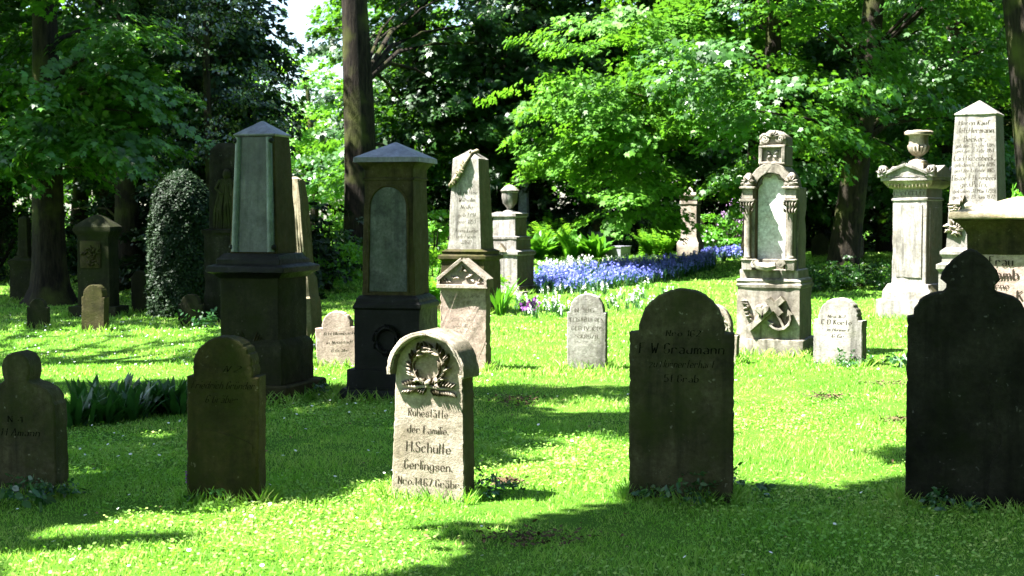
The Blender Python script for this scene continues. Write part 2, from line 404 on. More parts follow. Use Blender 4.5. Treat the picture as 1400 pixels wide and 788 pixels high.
FEET = []          # (x, y, width, depth, rz) of everything standing in the grass
def foot(o, W, D): FEET.append((o.location.x, o.location.y, W, D, o.rotation_euler.z))

def headstone(label, px, py, rz, prof, T, mat, group='small headstones standing in the lawn', tilt=(0, 0), name='headstone', jit=.0016):
    p = G(px, py)
    o = thing(name, label, 'gravestone', p, rz, group, tilt)
    prof = [(x, z if z > 1e-6 else -.12) for x, z in prof]
    MB().prism(prof, -T / 2, T / 2, b=.009, jit=jit, step=.022).build('slab', mat, o)
    W = max(x for x, z in prof) * 2; foot(o, W, T)
    return o

def K(py): return G(CX, py).y / FX           # metres per photo pixel on the ground line py

# ---- front row
s = .00458
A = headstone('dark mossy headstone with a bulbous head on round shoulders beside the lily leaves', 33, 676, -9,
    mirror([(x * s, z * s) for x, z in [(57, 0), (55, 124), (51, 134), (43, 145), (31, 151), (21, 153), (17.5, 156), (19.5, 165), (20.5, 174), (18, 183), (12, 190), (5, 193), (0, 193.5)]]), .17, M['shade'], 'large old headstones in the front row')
inscription(A, [('N 4', 0, 100 * s, .04, .1, 0), ('J H Amann', 0, 82 * s, .045, .3, .2)], M['ink_black'], lambda z: -.085)

s = .00443
W = 99 * s
Bs = headstone('brown mossy round topped headstone with a flaked lower face and script lettering', 310, 684, -5,
    shouldered(W, 225 * s, 41 * s, 171 * s), .18, M['mossy'], 'large old headstones in the front row', tilt=(0, .6))
inscription(Bs, [('N 2', .05, 178 * s, .035, .09, .4), ('Friedrich Gründer', 0, 155 * s, .045, .38, .45), ('6 Gräber', -.01, 136 * s, .045, .19, .45)], M['ink_black'], lambda z: -.09)
fl = MB(); fl.prism([(x * s, z * s) for x, z in [(46, 6), (47, 60), (42, 78), (28, 88), (8, 93), (-20, 101), (-32, 96), (-43, 84), (-47, 80), (-47, 6)]], -.096, -.08, b=.004, jit=.003, step=.02)
fl.build('flaked_face', M['mossy'], Bs)

# the sunlit stone with the laurel wreath
C = thing('wreath_headstone', 'sunlit sandstone headstone under a round hood with a carved laurel wreath', 'gravestone', G(592, 681), -20, 'large old headstones in the front row', (0, 1.0))
hw = 47 * s / .94; hb = 51.5 * s / .94; zc = 176 * s; T = .17; foot(C, hb * 2, T)
half = [(hb, -.12), (hb, 0), (hw, zc)] + [(hw * math.cos(math.pi / 2 * k / 20), zc + hw * math.sin(math.pi / 2 * k / 20)) for k in range(1, 21)]
MB().prism(mirror(half), -T / 2, T / 2, jit=.0013, step=.02).build('slab', M['sand2'], C)
ro, ri = 54 * s / .94, 46 * s / .94
hood = [(ro * math.cos(math.pi * k / 40), zc + ro * math.sin(math.pi * k / 40)) for k in range(41)] + [(-ro, zc - .022), (-ro + .012, zc - .03), (-ri, zc - .03)] + \
       [(ri * math.cos(math.pi * k / 40), zc + ri * math.sin(math.pi * k / 40)) for k in range(40, -1, -1)] + [(ri, zc - .03), (ro - .012, zc - .03), (ro, zc - .022)]
hm = MB(); hm.prism(hood, -T / 2 - .065, T / 2 + .012, b=.008, jit=.0012, step=.02)
hm.tube([((ro - .022) * math.cos(math.pi * k / 30) if True else 0, -T / 2 - .048, zc + (ro - .022) * math.sin(math.pi * k / 30)) if False else ((ro - .024) * math.cos(math.pi * k / 30), -T / 2 - .065, zc + (ro - .024) * math.sin(math.pi * k / 30)) for k in range(31)], [.007] * 31, 6)
hm.build('hood', M['hood'], C)
wr = MB(); rr = .10; wz = zc + .04
ringpts = [(rr * math.cos(a), -T / 2 - .012, wz + rr * 1.05 * math.sin(a)) for a in [R(-75 + 330 * k / 30 - 0) for k in range(31)]]
wr.tube(ringpts, [.02] * 31, 6)
for k in range(58):
    a = R(-70 + 320 * k / 57); sgn = 1 if math.cos(a) > 0 else -1
    tang = a + (math.pi / 2 if math.cos(a) > 0 else -math.pi / 2)
    wr.petal(rr * math.cos(a), wz + rr * 1.05 * math.sin(a), tang + random.choice((-.75, .75, 0)) + random.uniform(-.15, .15), .06, .026, .045, -T / 2 - .008)
wr.lathe([(.0, .0), (.02, .004), (.024, .015), (.016, .026), (0, .03)], 0, 0, 10)
n0 = len(wr.v) - 50
for i in range(n0, len(wr.v)):
    x, y, z = wr.v[i]; wr.v[i] = (x + .005, -T / 2 - .01 - z * 1.3, wz - rr - .002 + y)
wr.build('wreath', M['sand2'], C)
sp = MB()
for sg in (-1, 1):
    for k in range(9):
        x = sg * (.012 + k * .016); z = wz - rr - .032 - .002 * k
        sp.petal(x, z + .012, math.pi / 2 - sg * (.25 + .07 * k), .05, .02, .04, -T / 2)
        sp.petal(x, z, -math.pi / 2 + sg * (.5 + .05 * k), .055, .022, .04, -T / 2)
    sp.tube([(0, -T / 2 - .012, wz - rr - .025), (sg * .08, -T / 2 - .018, wz - rr - .035), (sg * .17, -T / 2 - .012, wz - rr - .03)], [.012, .011, .006], 6)
sp.build('laurel_spray', M['sand2'], C)
inscription(C, [('Ruhestätte', -.005, 115 * s, .046, .255, .05), ('der Familie.', -.005, 92 * s, .046, .265, .05), ('H.Schulte', 0, 66 * s, .062, .285, .05),
                ('Gerlingsen.', 0, 42 * s, .055, .31, .05), ('Nro.1467.Gräbr.', .01, 20 * s, .045, .41, .05)], M['ink'], lambda z: -T / 2, pen=1.0)

s = .0044
W = 142 * s
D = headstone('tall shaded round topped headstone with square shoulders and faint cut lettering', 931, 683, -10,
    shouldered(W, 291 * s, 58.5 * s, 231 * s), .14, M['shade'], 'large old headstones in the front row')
inscription(D, [('Nro 162', .01, 227 * s, .035, .2, .1), ('F W Graumann', 0, 203 * s, .062, .5, .08), ('zu Hunnerterhart', 0, 184 * s, .046, .38, .3), ('5t Grab', .0, 164 * s, .045, .2, .1)], M['ink_black'], lambda z: -.07)

s = .00432
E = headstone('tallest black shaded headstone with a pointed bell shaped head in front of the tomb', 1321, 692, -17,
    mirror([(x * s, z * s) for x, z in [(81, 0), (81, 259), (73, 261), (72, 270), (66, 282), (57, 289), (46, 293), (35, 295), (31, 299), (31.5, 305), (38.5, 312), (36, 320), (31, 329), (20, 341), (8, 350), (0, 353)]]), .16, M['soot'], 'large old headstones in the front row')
fl = MB(); fl.prism([(x * s, z * s) for x, z in [(74, 8), (76, 140), (60, 150), (44, 168), (30, 172), (26, 160), (34, 120), (44, 96), (30, 60), (26, 8)]], -.088, -.075, b=.004, jit=.004, step=.02)
fl.build('flaked_face', M['soot'], E)

# ---- small stones further back
def small(label, px, py, rz, W, H, hw, sz, T, mat, lines=(), carve_shade='ink', arch=None, tilt=(0, 0), pen=.95):
    k = K(py)
    o = headstone(label, px, py, rz, shouldered(W * k, H * k, hw * k, sz * k, arch * k if arch else None), T, M[mat], tilt=tilt)
    if lines:
        inscription(o, [(t, x * k, z * k, c * k, w_ * k if w_ else None, sh) for (t, x, z, c, w_, sh) in lines], M[carve_shade], lambda z: -T / 2, pen=pen)
    return o

small('small reddish headstone with an arched top half hidden behind the black roofed pillar', 465, 501, -7, 60, 76, 20, 54, .15, 'pink',
      [('D H Blombach', 3, 44, 4.2, 42, .2), ('in Neustadt', 3, 32, 4, 36, .2), ('6 Gräbr', 3, 21, 3.6, 24, .2)], arch=20, tilt=(0, -3))
small('pale slim headstone with capital lettering in front of the blue flowers', 803, 504, -12, 54, 103, 23.5, 77, .13, 'grey',
      [('N 186', -3, 78, 5, 26, 0), ('ELISAB.DEDEK', 0, 65, 5.5, 46, 0), ('GEB IV.1805', 1, 53, 5.5, 43, 0), ('5 KRB/B', 0, 42, 5.2, 30, 0)], 'ink_soft')
small('pale round shouldered headstone standing alone before the carved pillar with the anchor', 1148, 499, -32, 69, 92, 28, 62, .17, 'grey',
      [('Nro 162', -2, 65, 4, 24, .15), ('C D Korte', -2, 56, 6.5, 42, .05), ('im Hunnert', 0, 47, 4, 30, .3), ('6 Gr', 0, 38, 5, 16, .15)], pen=1.1)
Kst = small('leaning headstone with carved scrolls peeping out behind the tall shaded headstone', 972, 497, -18, 72, 82, 27, 42, .16, 'sand', tilt=(0, 3), arch=36)
k = K(497)
for (cx, cz, r0, d) in ((16, 52, 8, 1), (-16, 52, 8, -1), (9, 66, 5, 1), (-9, 66, 5, -1)):
    sc = MB(); sc.tube([((cx + d * r0 * (1 - j / 22) * math.cos(j * .62)) * k, -.082, (cz + r0 * (1 - j / 22) * math.sin(j * .62)) * k) for j in range(20)], [.013] * 20, 6); sc.build('scroll_relief', M['sand'], Kst)

small('tiny dark headstone with square shoulders nearest the shaded obelisk on the far lawn', 53, 449, -4, 30, 41, 11.5, 29, .1, 'dark')
small('dark narrow headstone with a sunlit rounded rim before the shaded portrait stele', 130, 453, -8, 33, 64, 14, 47, .17, 'olive', tilt=(0, 1.5), arch=13)
small('little grey headstone at the foot of the clipped yew', 262, 446, -6, 34, 44, 13, 30, .13, 'dark')
small('bluish dark slab standing in deep shade beside the clipped yew', 192, 428, -6, 22, 58, 9, 50, .12, 'dark')
small('far small headstone in shade beside the mossy leaning trunk', 1121, 352, -20, 22, 33, 9, 25, .2, 'dark')
small('far round topped headstone half hidden behind the mossy leaning trunk', 1170, 353, -20, 22, 38, 9, 28, .2, 'grey')

# ---- gabled stone
k = K(506)
I = thing('gable_headstone', 'pink headstone with a carved gable top and faint script lines', 'gravestone', G(637, 505), -15, 'small headstones standing in the lawn')
W, T = 66 * k, .2; foot(I, W, T)
MB().prism([(W / 2, -.1), (W / 2, 118 * k), (-W / 2, 118 * k), (-W / 2, -.1)], -T / 2, T / 2, jit=.001, step=.03).build('slab', M['pink'], I)
g2 = MB(); Wg = 71 * k
gable = [(Wg / 2, 113 * k), (Wg / 2, 125 * k), (0, 153 * k), (-Wg / 2, 125 * k), (-Wg / 2, 113 * k)]
g2.prism(gable, -T / 2 - .015, T / 2 + .02, b=.006)
fr = [(Wg / 2, 113 * k), (Wg / 2, 125 * k), (0, 153 * k), (-Wg / 2, 125 * k), (-Wg / 2, 113 * k)]
def bar(mb, a, b, wd, y0, y1):
    a, b = Vector(a), Vector(b); t = (b - a).normalized(); n = Vector((-t.y, t.x)) * wd / 2
    mb.prism([tuple(a - n), tuple(b - n), tuple(b + n), tuple(a + n)], y0, y1, b=.004)
bar(g2, (-Wg / 2 - .005, 115 * k), (Wg / 2 + .005, 115 * k), .042, -T / 2 - .06, -T / 2 - .01)
for sg in (-1, 1):
    bar(g2, (sg * (Wg / 2 - .018), 113.5 * k), (sg * (Wg / 2 - .018), 125 * k), .035, -T / 2 - .058, -T / 2 - .012)
    bar(g2, (sg * (Wg / 2), 124 * k), (0, 152.4 * k), .04, -T / 2 - .062, -T / 2 - .008)
g2.build('gable', M['sand'], I)
g3 = MB()
for sg in (-1, 1):
    for j in range(7):
        g3.petal(sg * (.03 + .03 * j), (126 - 1.2 * j + 3 * math.sin(j * 1.4)) * k, (0 if sg > 0 else math.pi) + sg * random.uniform(-.6, .9), .07, .035, .03, -T / 2 - .015)
g3.petal(0, 136 * k, math.pi / 2, .07, .05, .035, -T / 2 - .015); g3.petal(0, 138 * k, -.5, .06, .035, .03, -T / 2 - .015); g3.petal(0, 138 * k, math.pi + .5, .06, .035, .03, -T / 2 - .015)
g3.build('foliage_relief', M['sand'], I)
inscription(I, [(t, 0, z * k, 4.6 * k, w_ * k, .5) for t, z, w_ in (('Hermann Nolle', 99, 50), ('geb den 12 Juni', 91, 46), ('gest den 8 Mai 1860', 83, 52), ('Lina Schulte', 68, 38), ('geb Nolle', 59, 30), ('gest 1875', 51, 32), ('im Juli', 43, 20))], M['ink_soft'], lambda z: -T / 2, pen=.7)

# ---- left dark obelisk on a pedestal with the bronze plate
F = thing('obelisk_monument', 'dark obelisk on a tall shaded pedestal with a green bronze plate', 'monument', (gx(361, 13.5), 13.5, 0), -17)
u = .00700; foot(F, .95, .95)
def wz_(py, Y=13.3): return at(380, py, Y).z
MB().box(.90, .90, -.1, .155, b=.015).build('foundation', M['olive'], F)
mb = MB(); mb.loft([(.70, .70, .152), (.70, .70, wz_(472)), (.66, .66, wz_(467)), (.605, .605, wz_(463)), (.60, .60, wz_(378))])
mb.build('pedestal', M['dark'], F)
z1 = wz_(379)
mb = MB(); mb.loft([(.62, .62, z1 - .01), (.70, .70, z1 + .03), (.80, .80, z1 + .05), (.80, .80, z1 + .095), (.78, .78, z1 + .105), (.66, .66, z1 + .125), (.66, .66, z1 + .165), (.63, .63, z1 + .18), (.60, .60, z1 + .215), (.55, .55, z1 + .22)])
mb.build('cornice', M['black'], F)
zs, zt = z1 + .215, wz_(186)
mb = MB(); mb.loft([(.50, .42, zs), (.405, .335, zt)])
mb.build('shaft', M['olive'], F)
mb = MB(); mb.loft([(.41, .34, zt - .002), (.43, .36, zt + .01), (.43, .36, zt + .02), (.02, .02, wz_(164))]); mb.build('cap', M['slate'], F)
yf = lambda z: -(.42 + (.335 - .42) * (z - zs) / (zt - zs)) / 2
pl = MB(); a0, a1 = zs + .02, zt - .01
def faceplate(mb, x0, x1, z0, z1_, proud, yf_):
    V = []
    for z, xa, xb in ((z0, x0, x1), (z1_, x0 * .84, x1 * .84)):
        V += [(xa, yf_(z) - proud, z), (xb, yf_(z) - proud, z), (xa, yf_(z) + .02, z), (xb, yf_(z) + .02, z)]
    mb.add(V, [(0, 1, 5, 4), (0, 4, 6, 2), (1, 3, 7, 5), (0, 2, 3, 1), (4, 5, 7, 6), (2, 6, 7, 3)])
faceplate(pl, -.20, .20, a0, a1, .012, yf)
pl.build('bronze_plate', M['bronze'], F)
for sg in (-1, 1):
    st = MB(); st.tube([(sg * .185, yf(a0) - .01, a0), (sg * .156, yf(a1) - .01, a1)], [.036, .03], 12); st.build('bronze_moulding', M['bronze_light'], F)
    for zz in (a0 + .045, a1 - .035):
        kx = .225 if zz < 1.6 else .19
        b_ = MB(); b_.lathe([(.026, 0), (.028, .01), (.02, .03), (.005, .04)], 0, 0, 12)
        b_.v = [(sg * kx * .96 + x, yf(zz) - .008 - z, zz + y) for x, y, z in b_.v]; b_.build('stud', M['black'], F)
pm = MB()
for sg in (-1, 1):
    for j in range(8):
        pm.petal(0, .42, math.pi / 2 - sg * (.35 + .13 * j), .24 - .012 * j, .03, .02, -.303)
    for j in range(5): pm.petal(sg * (.05 + .04 * j), .43 - .02 * math.sin(j), (0 if sg > 0 else math.pi) + sg * random.uniform(-.5, .6), .07, .04, .025, -.302)
pm.build('palm_relief', M['olive'], F)
ru = MB(); ru.tube([(.05, -.23, zt + .015), (-.06, -.12, zt + .11)], [.008, .006], 6)

# ---- dark roofed pillar
Gm = thing('roofed_monument', 'black based pillar with a slate roof and an arched greenish panel', 'monument', (gx(542, 13.45), 13.45, 0), -13)
foot(Gm, 1.0, .85)
gz = lambda py, Y=13.2: at(525, py, Y).z
fm = MB(); fm.loft([(1.0, .85, -.1), (.96, .83, .06), (.86, .8, .11), (.7, .7, .12)], ch=.08); fm.build('foundation', M['black'], Gm)
mb = MB(); mb.box(.76, .70, .1, gz(505)); mb.loft([(.64, .60, gz(506)), (.64, .60, gz(424)), (.67, .63, gz(421)), (.67, .63, gz(416)), (.62, .58, gz(413)), (.61, .57, gz(409)), (.56, .53, gz(405)), (.5, .5, gz(404))])
mb.build('pedestal', M['black'], Gm)
z0, z1 = gz(405), gz(247)
mb = MB(); mb.loft([(.52, .50, z0), (.475, .46, z1), (.50, .48, z1 + .005), (.50, .48, z1 + .025), (.475, .46, z1 + .03), (.475, .46, z1 + .10), (.52, .51, z1 + .14), (.60, .59, z1 + .17), (.60, .59, z1 + .175)])
mb.build('shaft', M['olive'], Gm)
mb = MB(); mb.loft([(.64, .63, z1 + .17), (.635, .625, z1 + .18), (.635, .625, z1 + .205), (.63, .62, z1 + .215), (.02, .02, gz(193))])
mb.build('roof', M['slate'], Gm)
yg = lambda z: -(.50 + (.46 - .50) * (z - z0) / (z1 - z0)) / 2
ax, az0, az1 = .185, z0 + .04, z1 - .06
arch = [(ax, az0), (ax * .94, az1 - ax)] + [(ax * .94 * math.cos(math.pi * j / 24), az1 - ax + ax * 1.0 * math.sin(math.pi * j / 24)) for j in range(1, 24)] + [(-ax * .94, az1 - ax), (-ax, az0)]
def slope_prism(mb, prof, yfun, a, b):
    n = len(mb.v); mb.prism(prof, -a, b, b=.004, step=.05)
    mb.v[n:] = [(x, yfun(z) + y, z) for x, y, z in mb.v[n:]]
pn = MB(); slope_prism(pn, arch, yg, .004, .02); pn.build('arched_panel', M['panel'], Gm)
fr = MB()
pts = [(ax + .012, az0 - .01), (ax * .94 + .012, az1 - ax)] + [((ax * .94 + .012) * math.cos(math.pi * j / 24), az1 - ax + (ax + .012) * math.sin(math.pi * j / 24)) for j in range(1, 24)] + [(-ax * .94 - .012, az1 - ax), (-ax - .012, az0 - .01)]
fr.tube([(x, yg(z) - .004, z) for x, z in pts], [.013] * len(pts), 6); fr.build('panel_frame', M['olive'], Gm)
wm = MB(); cz = gz(465); yw = -.30
wm.tube([(.105 * math.cos(R(15 * j)), yw - .01, cz + .115 * math.sin(R(15 * j))) for j in range(25)], [.022] * 25, 6)
for j in range(44):
    a = 2 * math.pi * j / 44; wm.petal(.105 * math.cos(a), cz + .115 * math.sin(a), a + math.pi / 2 + random.choice((-.7, .7)), .05, .025, .04, yw - .008)
wm.build('wreath', M['black'], Gm)

# ---- gothic monument
Lg = thing('gothic_monument', 'tall sunlit gothic pillar with a white arched panel above a cross, heart and anchor relief', 'monument', (gx(1059, 17.75), 17.75, 0), -23)
foot(Lg, .9, .82); qs = .0092
lz = lambda py, Y=17.35: at(1050, py, Y).z
MB().box(.90, .80, -.1, lz(464), b=.012).build('plinth', M['gothic'], Lg)
mb = MB(); mb.loft([(.79, .72, lz(465)), (.79, .72, lz(395)), (.82, .75, lz(394)), (.83, .76, lz(390)), (.80, .73, lz(388)), (.80, .73, lz(386)), (.81, .74, lz(385)), (.79, .72, lz(383)), (.73, .66, lz(381)), (.73, .66, lz(370)), (.68, .62, lz(369))])
mb.build('pedestal', M['gothic'], Lg)
# body with the niche: a back block, two piers, an arch
zb, za = lz(370), lz(222)
bw, bd = .66, .56
mb = MB(); mb.box(bw, bd - .14, zb - .005, lz(256), cy=.07)
ow = .185; zsp = lz(258)
out = [(ow, zb)] + [(ow * math.cos(math.pi / 2 * j / 16), zsp + ow * 1.05 * math.sin(math.pi / 2 * j / 16)) for j in range(17)]
oh = [(.30, zb), (.30, lz(262))] + [(.285 * math.cos(math.pi / 2 * j / 16), lz(262) + (za - lz(262)) * math.sin(math.pi / 2 * j / 16)) for j in range(1, 17)]
archprof = oh + [(-x, z) for x, z in reversed(oh[:-1])] + [(-x, z) for x, z in out] + [(x, z) for x, z in reversed(out[:-1])]
mb.prism(archprof, -bd / 2, -bd / 2 + .16, b=.006)
bk = oh + [(-x, z) for x, z in reversed(oh[:-1])]
mb.prism(bk, -bd / 2 + .12, bd / 2 - .03, b=.006)
mb.build('body', M['gothic'], Lg)
cu = MB()                                # cusped tracery of the niche
cusp = []
for j in range(61):
    a = math.pi * j / 60; r_ = ow * (1.0 - .17 * abs(math.sin(a * 3.5)) ** .7)
    cusp.append((ow * .985 * math.cos(a), zsp + ow * 1.035 * math.sin(a)))
inner = []
for j in range(61):
    a = math.pi * (1 - j / 60); r_ = ow * (.70 + .19 * abs(math.sin(a * 3.5)))
    inner.append((r_ * math.cos(a), zsp + r_ * 1.05 * math.sin(a)))
cu.prism(cusp + inner, -bd / 2 + .05, -bd / 2 + .09, b=.003)
cu.build('tracery', M['gothic'], Lg)
mp_ = MB(); mp_.prism([(.178, zb + .13), (.178, zsp)] + [(.178 * math.cos(math.pi * j / 20), zsp + .18 * math.sin(math.pi * j / 20)) for j in range(1, 20)] + [(-.178, zsp), (-.178, zb + .13)], -bd / 2 + .105, -bd / 2 + .14, b=.003)
mp_.build('marble_panel', M['marble'], Lg)
inscription(Lg, [('Johanna', 0, lz(272), .045, .2, .1), ('Hülsberg', 0, lz(281), .04, .24, .1), ('geb den 3 Mai', 0, lz(290), .03, .26, .1), ('gest 1881', 0, lz(298), .03, .2, .1)], M['ink_soft'], lambda z: -bd / 2 + .105, pen=.55)
sh_ = MB(); sh_.box(.34, .12, zb, zb + .135, cy=-bd / 2 + .08); sh_.build('niche_sill', M['gothic'], Lg)
for sg in (-1, 1):
    c_ = MB(); X = sg * .265; Yc = -bd / 2 - .05
    c_.box(.13, .12, zb - .004, zb + .12, X, Yc); c_.box(.15, .14, zb + .115, zb + .14, X, Yc)
    c_.lathe([(.055, zb + .138), (.058, zb + .16), (.045, zb + .18), (.045, lz(293)), (.052, lz(292)), (.048, lz(290)), (.06, lz(283)), (.085, lz(275))], X, Yc, 14)
    c_.box(.19, .17, lz(275.5), lz(272), X, Yc); c_.build('colonnette', M['gothic'], Lg)
    cp = MB()
    for rw in range(2):
        for j in range(5): cp.petal(X + (j - 2) * .028, lz(292 - rw * 9), math.pi / 2 + (2 - j) * .18, .075, .04, .05, Yc - .045)
    cp.build('capital', M['gothic'], Lg)
    im = MB(); im.box(.15, .16, lz(272.5), lz(258), X, Yc + .03); im.box(.2, .2, lz(258.5), lz(255), X, Yc + .02); im.build('impost', M['gothic'], Lg)
    cr = MB()
    for j in range(11):
        cr.petal(X + sg * .0, lz(250), random.uniform(0, 6.28), .09, .05, .05, Yc - .02)
    cr.lathe([(.08, lz(255.5)), (.1, lz(251)), (.06, lz(246)), (.07, lz(242)), (.02, lz(236))], X, Yc + .03, 9); cr.build('crocket', M['gothic'], Lg)
ab = MB(); zA = za - .03
ab.box(.33, .42, zA, lz(198), cy=.02, b=.006)
ab.build('aedicule', M['gothic'], Lg)
af = MB()
for sg in (-1, 1): af.box(.045, .05, zA + .03, lz(198.5), sg * .142, -.21)
af.box(.33, .055, lz(201), lz(197), 0, -.21); af.box(.33, .05, zA + .012, zA + .045, 0, -.212); af.build('aedicule_frame', M['gothic'], Lg)
bf = MB()
for sg in (-1, 1):
    bf.petal(sg * .01, lz(211), math.pi / 2 - sg * .9, .09, .07, .03, -.19); bf.petal(sg * .01, lz(211), -math.pi / 2 + sg * .9, .07, .05, .03, -.19)
bf.build('butterfly_relief', M['grey'], Lg)
cr = MB(); cr.prism([(.17, lz(197)), (.165, lz(186)), (.1, lz(181)), (.05, lz(177)), (-.05, lz(177)), (-.1, lz(181)), (-.165, lz(186)), (-.17, lz(197))], -.17, .2, b=.01)
for sg in (-1, 1):
    cr.tube([(sg * (.095 + .062 * (1 - j / 26) * math.cos(j * .6)), -.185, lz(189) + .062 * (1 - j / 26) * math.sin(j * .6)) for j in range(24)], [.02] * 24, 6)
cr.tube([(-.05, -.19, lz(183)), (0, -.2, lz(179)), (.05, -.19, lz(183))], [.02, .026, .02], 6)
for j in range(7): cr.petal(0, lz(186), math.pi / 2 + (j - 3) * .45, .085, .04, .04, -.185)
cr.build('scroll_crest', M['gothic'], Lg)
zm = zb + .055; bs = MB()
bs.tube([(-.17, -bd / 2 - .1, zm + .05), (-.12, -bd / 2 - .11, zm), (0, -bd / 2 - .12, zm - .02), (.1, -bd / 2 - .11, zm)], [.04, .05, .055, .05], 8)
for cx in (-.17, .16): bs.tube([(cx + .05 * (1 - j / 20) * math.cos(j * .6), -bd / 2 - .1, zm + .02 + .05 * (1 - j / 20) * math.sin(j * .6)) for j in range(18)], [.022] * 18, 6)
bs.build('scroll_console', M['gothic'], Lg)
# relief on the pedestal
yq = -.36; zr = lz(428); t_ = .11
def rot2(pts, cx, cz, a): return [(cx + x * math.cos(a) - z * math.sin(a), cz + x * math.sin(a) + z * math.cos(a)) for x, z in pts]
crs = MB(); cw = .04
cross = [(cw, -.30), (cw, .08), (.13, .08), (.13, .16), (cw, .16), (cw, .27), (-cw, .27), (-cw, .16), (-.13, .16), (-.13, .08), (-cw, .08), (-cw, -.30)]
crs.prism(rot2(cross, .0, zr - .0, R(-48)), yq - t_ * .8, yq + .03, b=.006); crs.build('cross', M['gothic'], Lg)
ht = MB(); hp = []
for j in range(40):
    a = 2 * math.pi * j / 40; hp.append((.0058 * 16 * math.sin(a) ** 3, .0058 * (13 * math.cos(a) - 5 * math.cos(2 * a) - 2 * math.cos(3 * a) - math.cos(4 * a))))
ht.prism([(x - .045, zr + z + .03) for x, z in hp], yq - t_ - .02, yq + .03, b=.016); ht.build('heart', M['gothic'], Lg)
an = MB(); anc = [(-.017, .22), (-.017, -.165), (-.06, -.155), (-.10, -.12), (-.125, -.07), (-.09, -.075), (-.145, .0), (-.175, -.085), (-.15, -.08), (-.13, -.13), (-.08, -.18), (0, -.205), (.08, -.18), (.13, -.13), (.15, -.08), (.175, -.085), (.145, .0), (.09, -.075), (.125, -.07), (.10, -.12), (.06, -.155), (.017, -.165), (.017, .22)]
an.prism(rot2(anc, .13, zr - .02, R(28)), yq - t_ * .75, yq + .02, b=.006)
an.prism(rot2([(-.1, .13), (.1, .13), (.1, .17), (-.1, .17)], .13, zr - .02, R(28)), yq - t_ * .7, yq + .01, b=.005); an.build('anchor', M['gothic'], Lg)
lv = MB()
for j in range(9): lv.petal(-.25 + .012 * j, zr + .14 - .035 * j, random.uniform(2.2, 3.6), .09, .05, .07, yq)
lv.build('foliage_relief', M['gothic'], Lg)

# ---- pillar with the fluted urn
Y0 = 23.9; us = .0123
Un = thing('urn_monument', 'sunlit square pillar with a gabled top carrying a fluted stone urn', 'monument', (gx(1253, Y0), Y0, 0), -40)
foot(Un, 1.0, 1.0); nz = lambda py: at(1249, py, Y0 - .3).z
mb = MB(); mb.box(1.0, 1.0, -.1, nz(410), b=.012); mb.loft([(.86, .88, nz(411)), (.86, .88, nz(399)), (.83, .85, nz(397)), (.76, .78, nz(393)), (.72, .74, nz(389)), (.6, .6, nz(388))]); mb.build('plinth', M['grey'], Un)
mb = MB(); mb.loft([(.62, .66, nz(389)), (.60, .64, nz(386)), (.60, .64, nz(275)), (.64, .68, nz(274)), (.64, .68, nz(271)), (.60, .64, nz(270)), (.60, .64, nz(259)), (.62, .66, nz(258))]); mb.build('shaft', M['grey'], Un)
pn = MB(); pn.box(.46, .04, nz(380), nz(279), 0, -.32, b=.006); pn.build('front_panel', M['marble'] if False else M['grey'], Un)
pn = MB(); pn.prism([(.2, nz(378)), (.2, nz(284)), (-.2, nz(284)), (-.2, nz(378))], -.01, .012, b=.004); pn.v = [(.302 - y, x, z) for x, y, z in pn.v]; pn.build('side_panel', M['grey'], Un)
fz = MB()
for j in range(9): fz.tube([(-.26 + .065 * j + .024 * math.cos(a * .63), -.322, nz(264.5) + .045 * math.sin(a * .63)) for a in range(11)], [.012] * 11, 5)
fz.build('frieze_relief', M['grey'], Un)
mb = MB(); mb.loft([(.62, .66, nz(258)), (.70, .72, nz(257)), (.84, .84, nz(251)), (.88, .88, nz(247.5)), (.8, .8, nz(247))], ch=.02)
for j in range(12): mb.petal(-.34 + .062 * j, nz(257), math.pi / 2, .12, .06, .03, -.37 - .03)
mb.build('cornice', M['tan'], Un)
mb = MB(); hw_ = .47
ze, zr_ = nz(247.2), nz(226)
mb.box(.92, .92, ze - .004, ze + .06)
V = []; gab = [(hw_, ze + .058), (hw_, ze + .075), (0, zr_), (-hw_, ze + .075), (-hw_, ze + .058)]
mb.prism(gab, -hw_, hw_, b=.008)
n = len(mb.v); mb.prism(gab, -hw_ + .002, hw_ - .002, b=.008); mb.v[n:] = [(-y, x, z - .001) for x, y, z in mb.v[n:]]
for sg in (-1, 1):
    bar(mb, (sg * (hw_ + .01), ze + .08), (0, zr_ + .01), .05, -hw_ - .04, -hw_ + .02)
mb.build('gabled_top', M['grey'], Un)
for sx, sy in ((-1, -1), (1, -1), (1, 1), (-1, 1)):
    ac = MB()
    ac.prism([(.085, 0), (.085, .15), (.03, .2), (-.04, .19), (-.08, .12), (-.085, 0)], -.06, .06, b=.02)
    for j in range(5): ac.petal(0, .05, math.pi / 2 + (j - 2) * .5, .11, .05, .04, -.06)
    ac.tube([(.04 * (1 - j / 16) * math.cos(j * .6), -.065, .08 + .04 * (1 - j / 16) * math.sin(j * .6)) for j in range(14)], [.016] * 14, 5)
    ac.v = [(x + sx * (hw_ - .05), y + sy * (hw_ - .03), z + ze + .055) for x, y, z in ac.v]; ac.build('acroterion', M['grey'], Un)
ur = MB(); zu = nz(223)
ur.box(.34, .34, zr_ - .1, zu); ur.lathe([(.17, zu - .004), (.15, zu + .04), (.06, zu + .085), (.05, zu + .12), (.10, zu + .15), (.16, zu + .20), (.185, zu + .27), (.185, zu + .30), (.16, zu + .315), (.155, zu + .44), (.17, zu + .47), (.23, zu + .485), (.235, zu + .525), (.2, zu + .55), (.05, zu + .54)], 0, 0, 32, .12, (zu + .13, zu + .305))
ur.build('urn', M['tan'] if False else M['sand2'], Un)

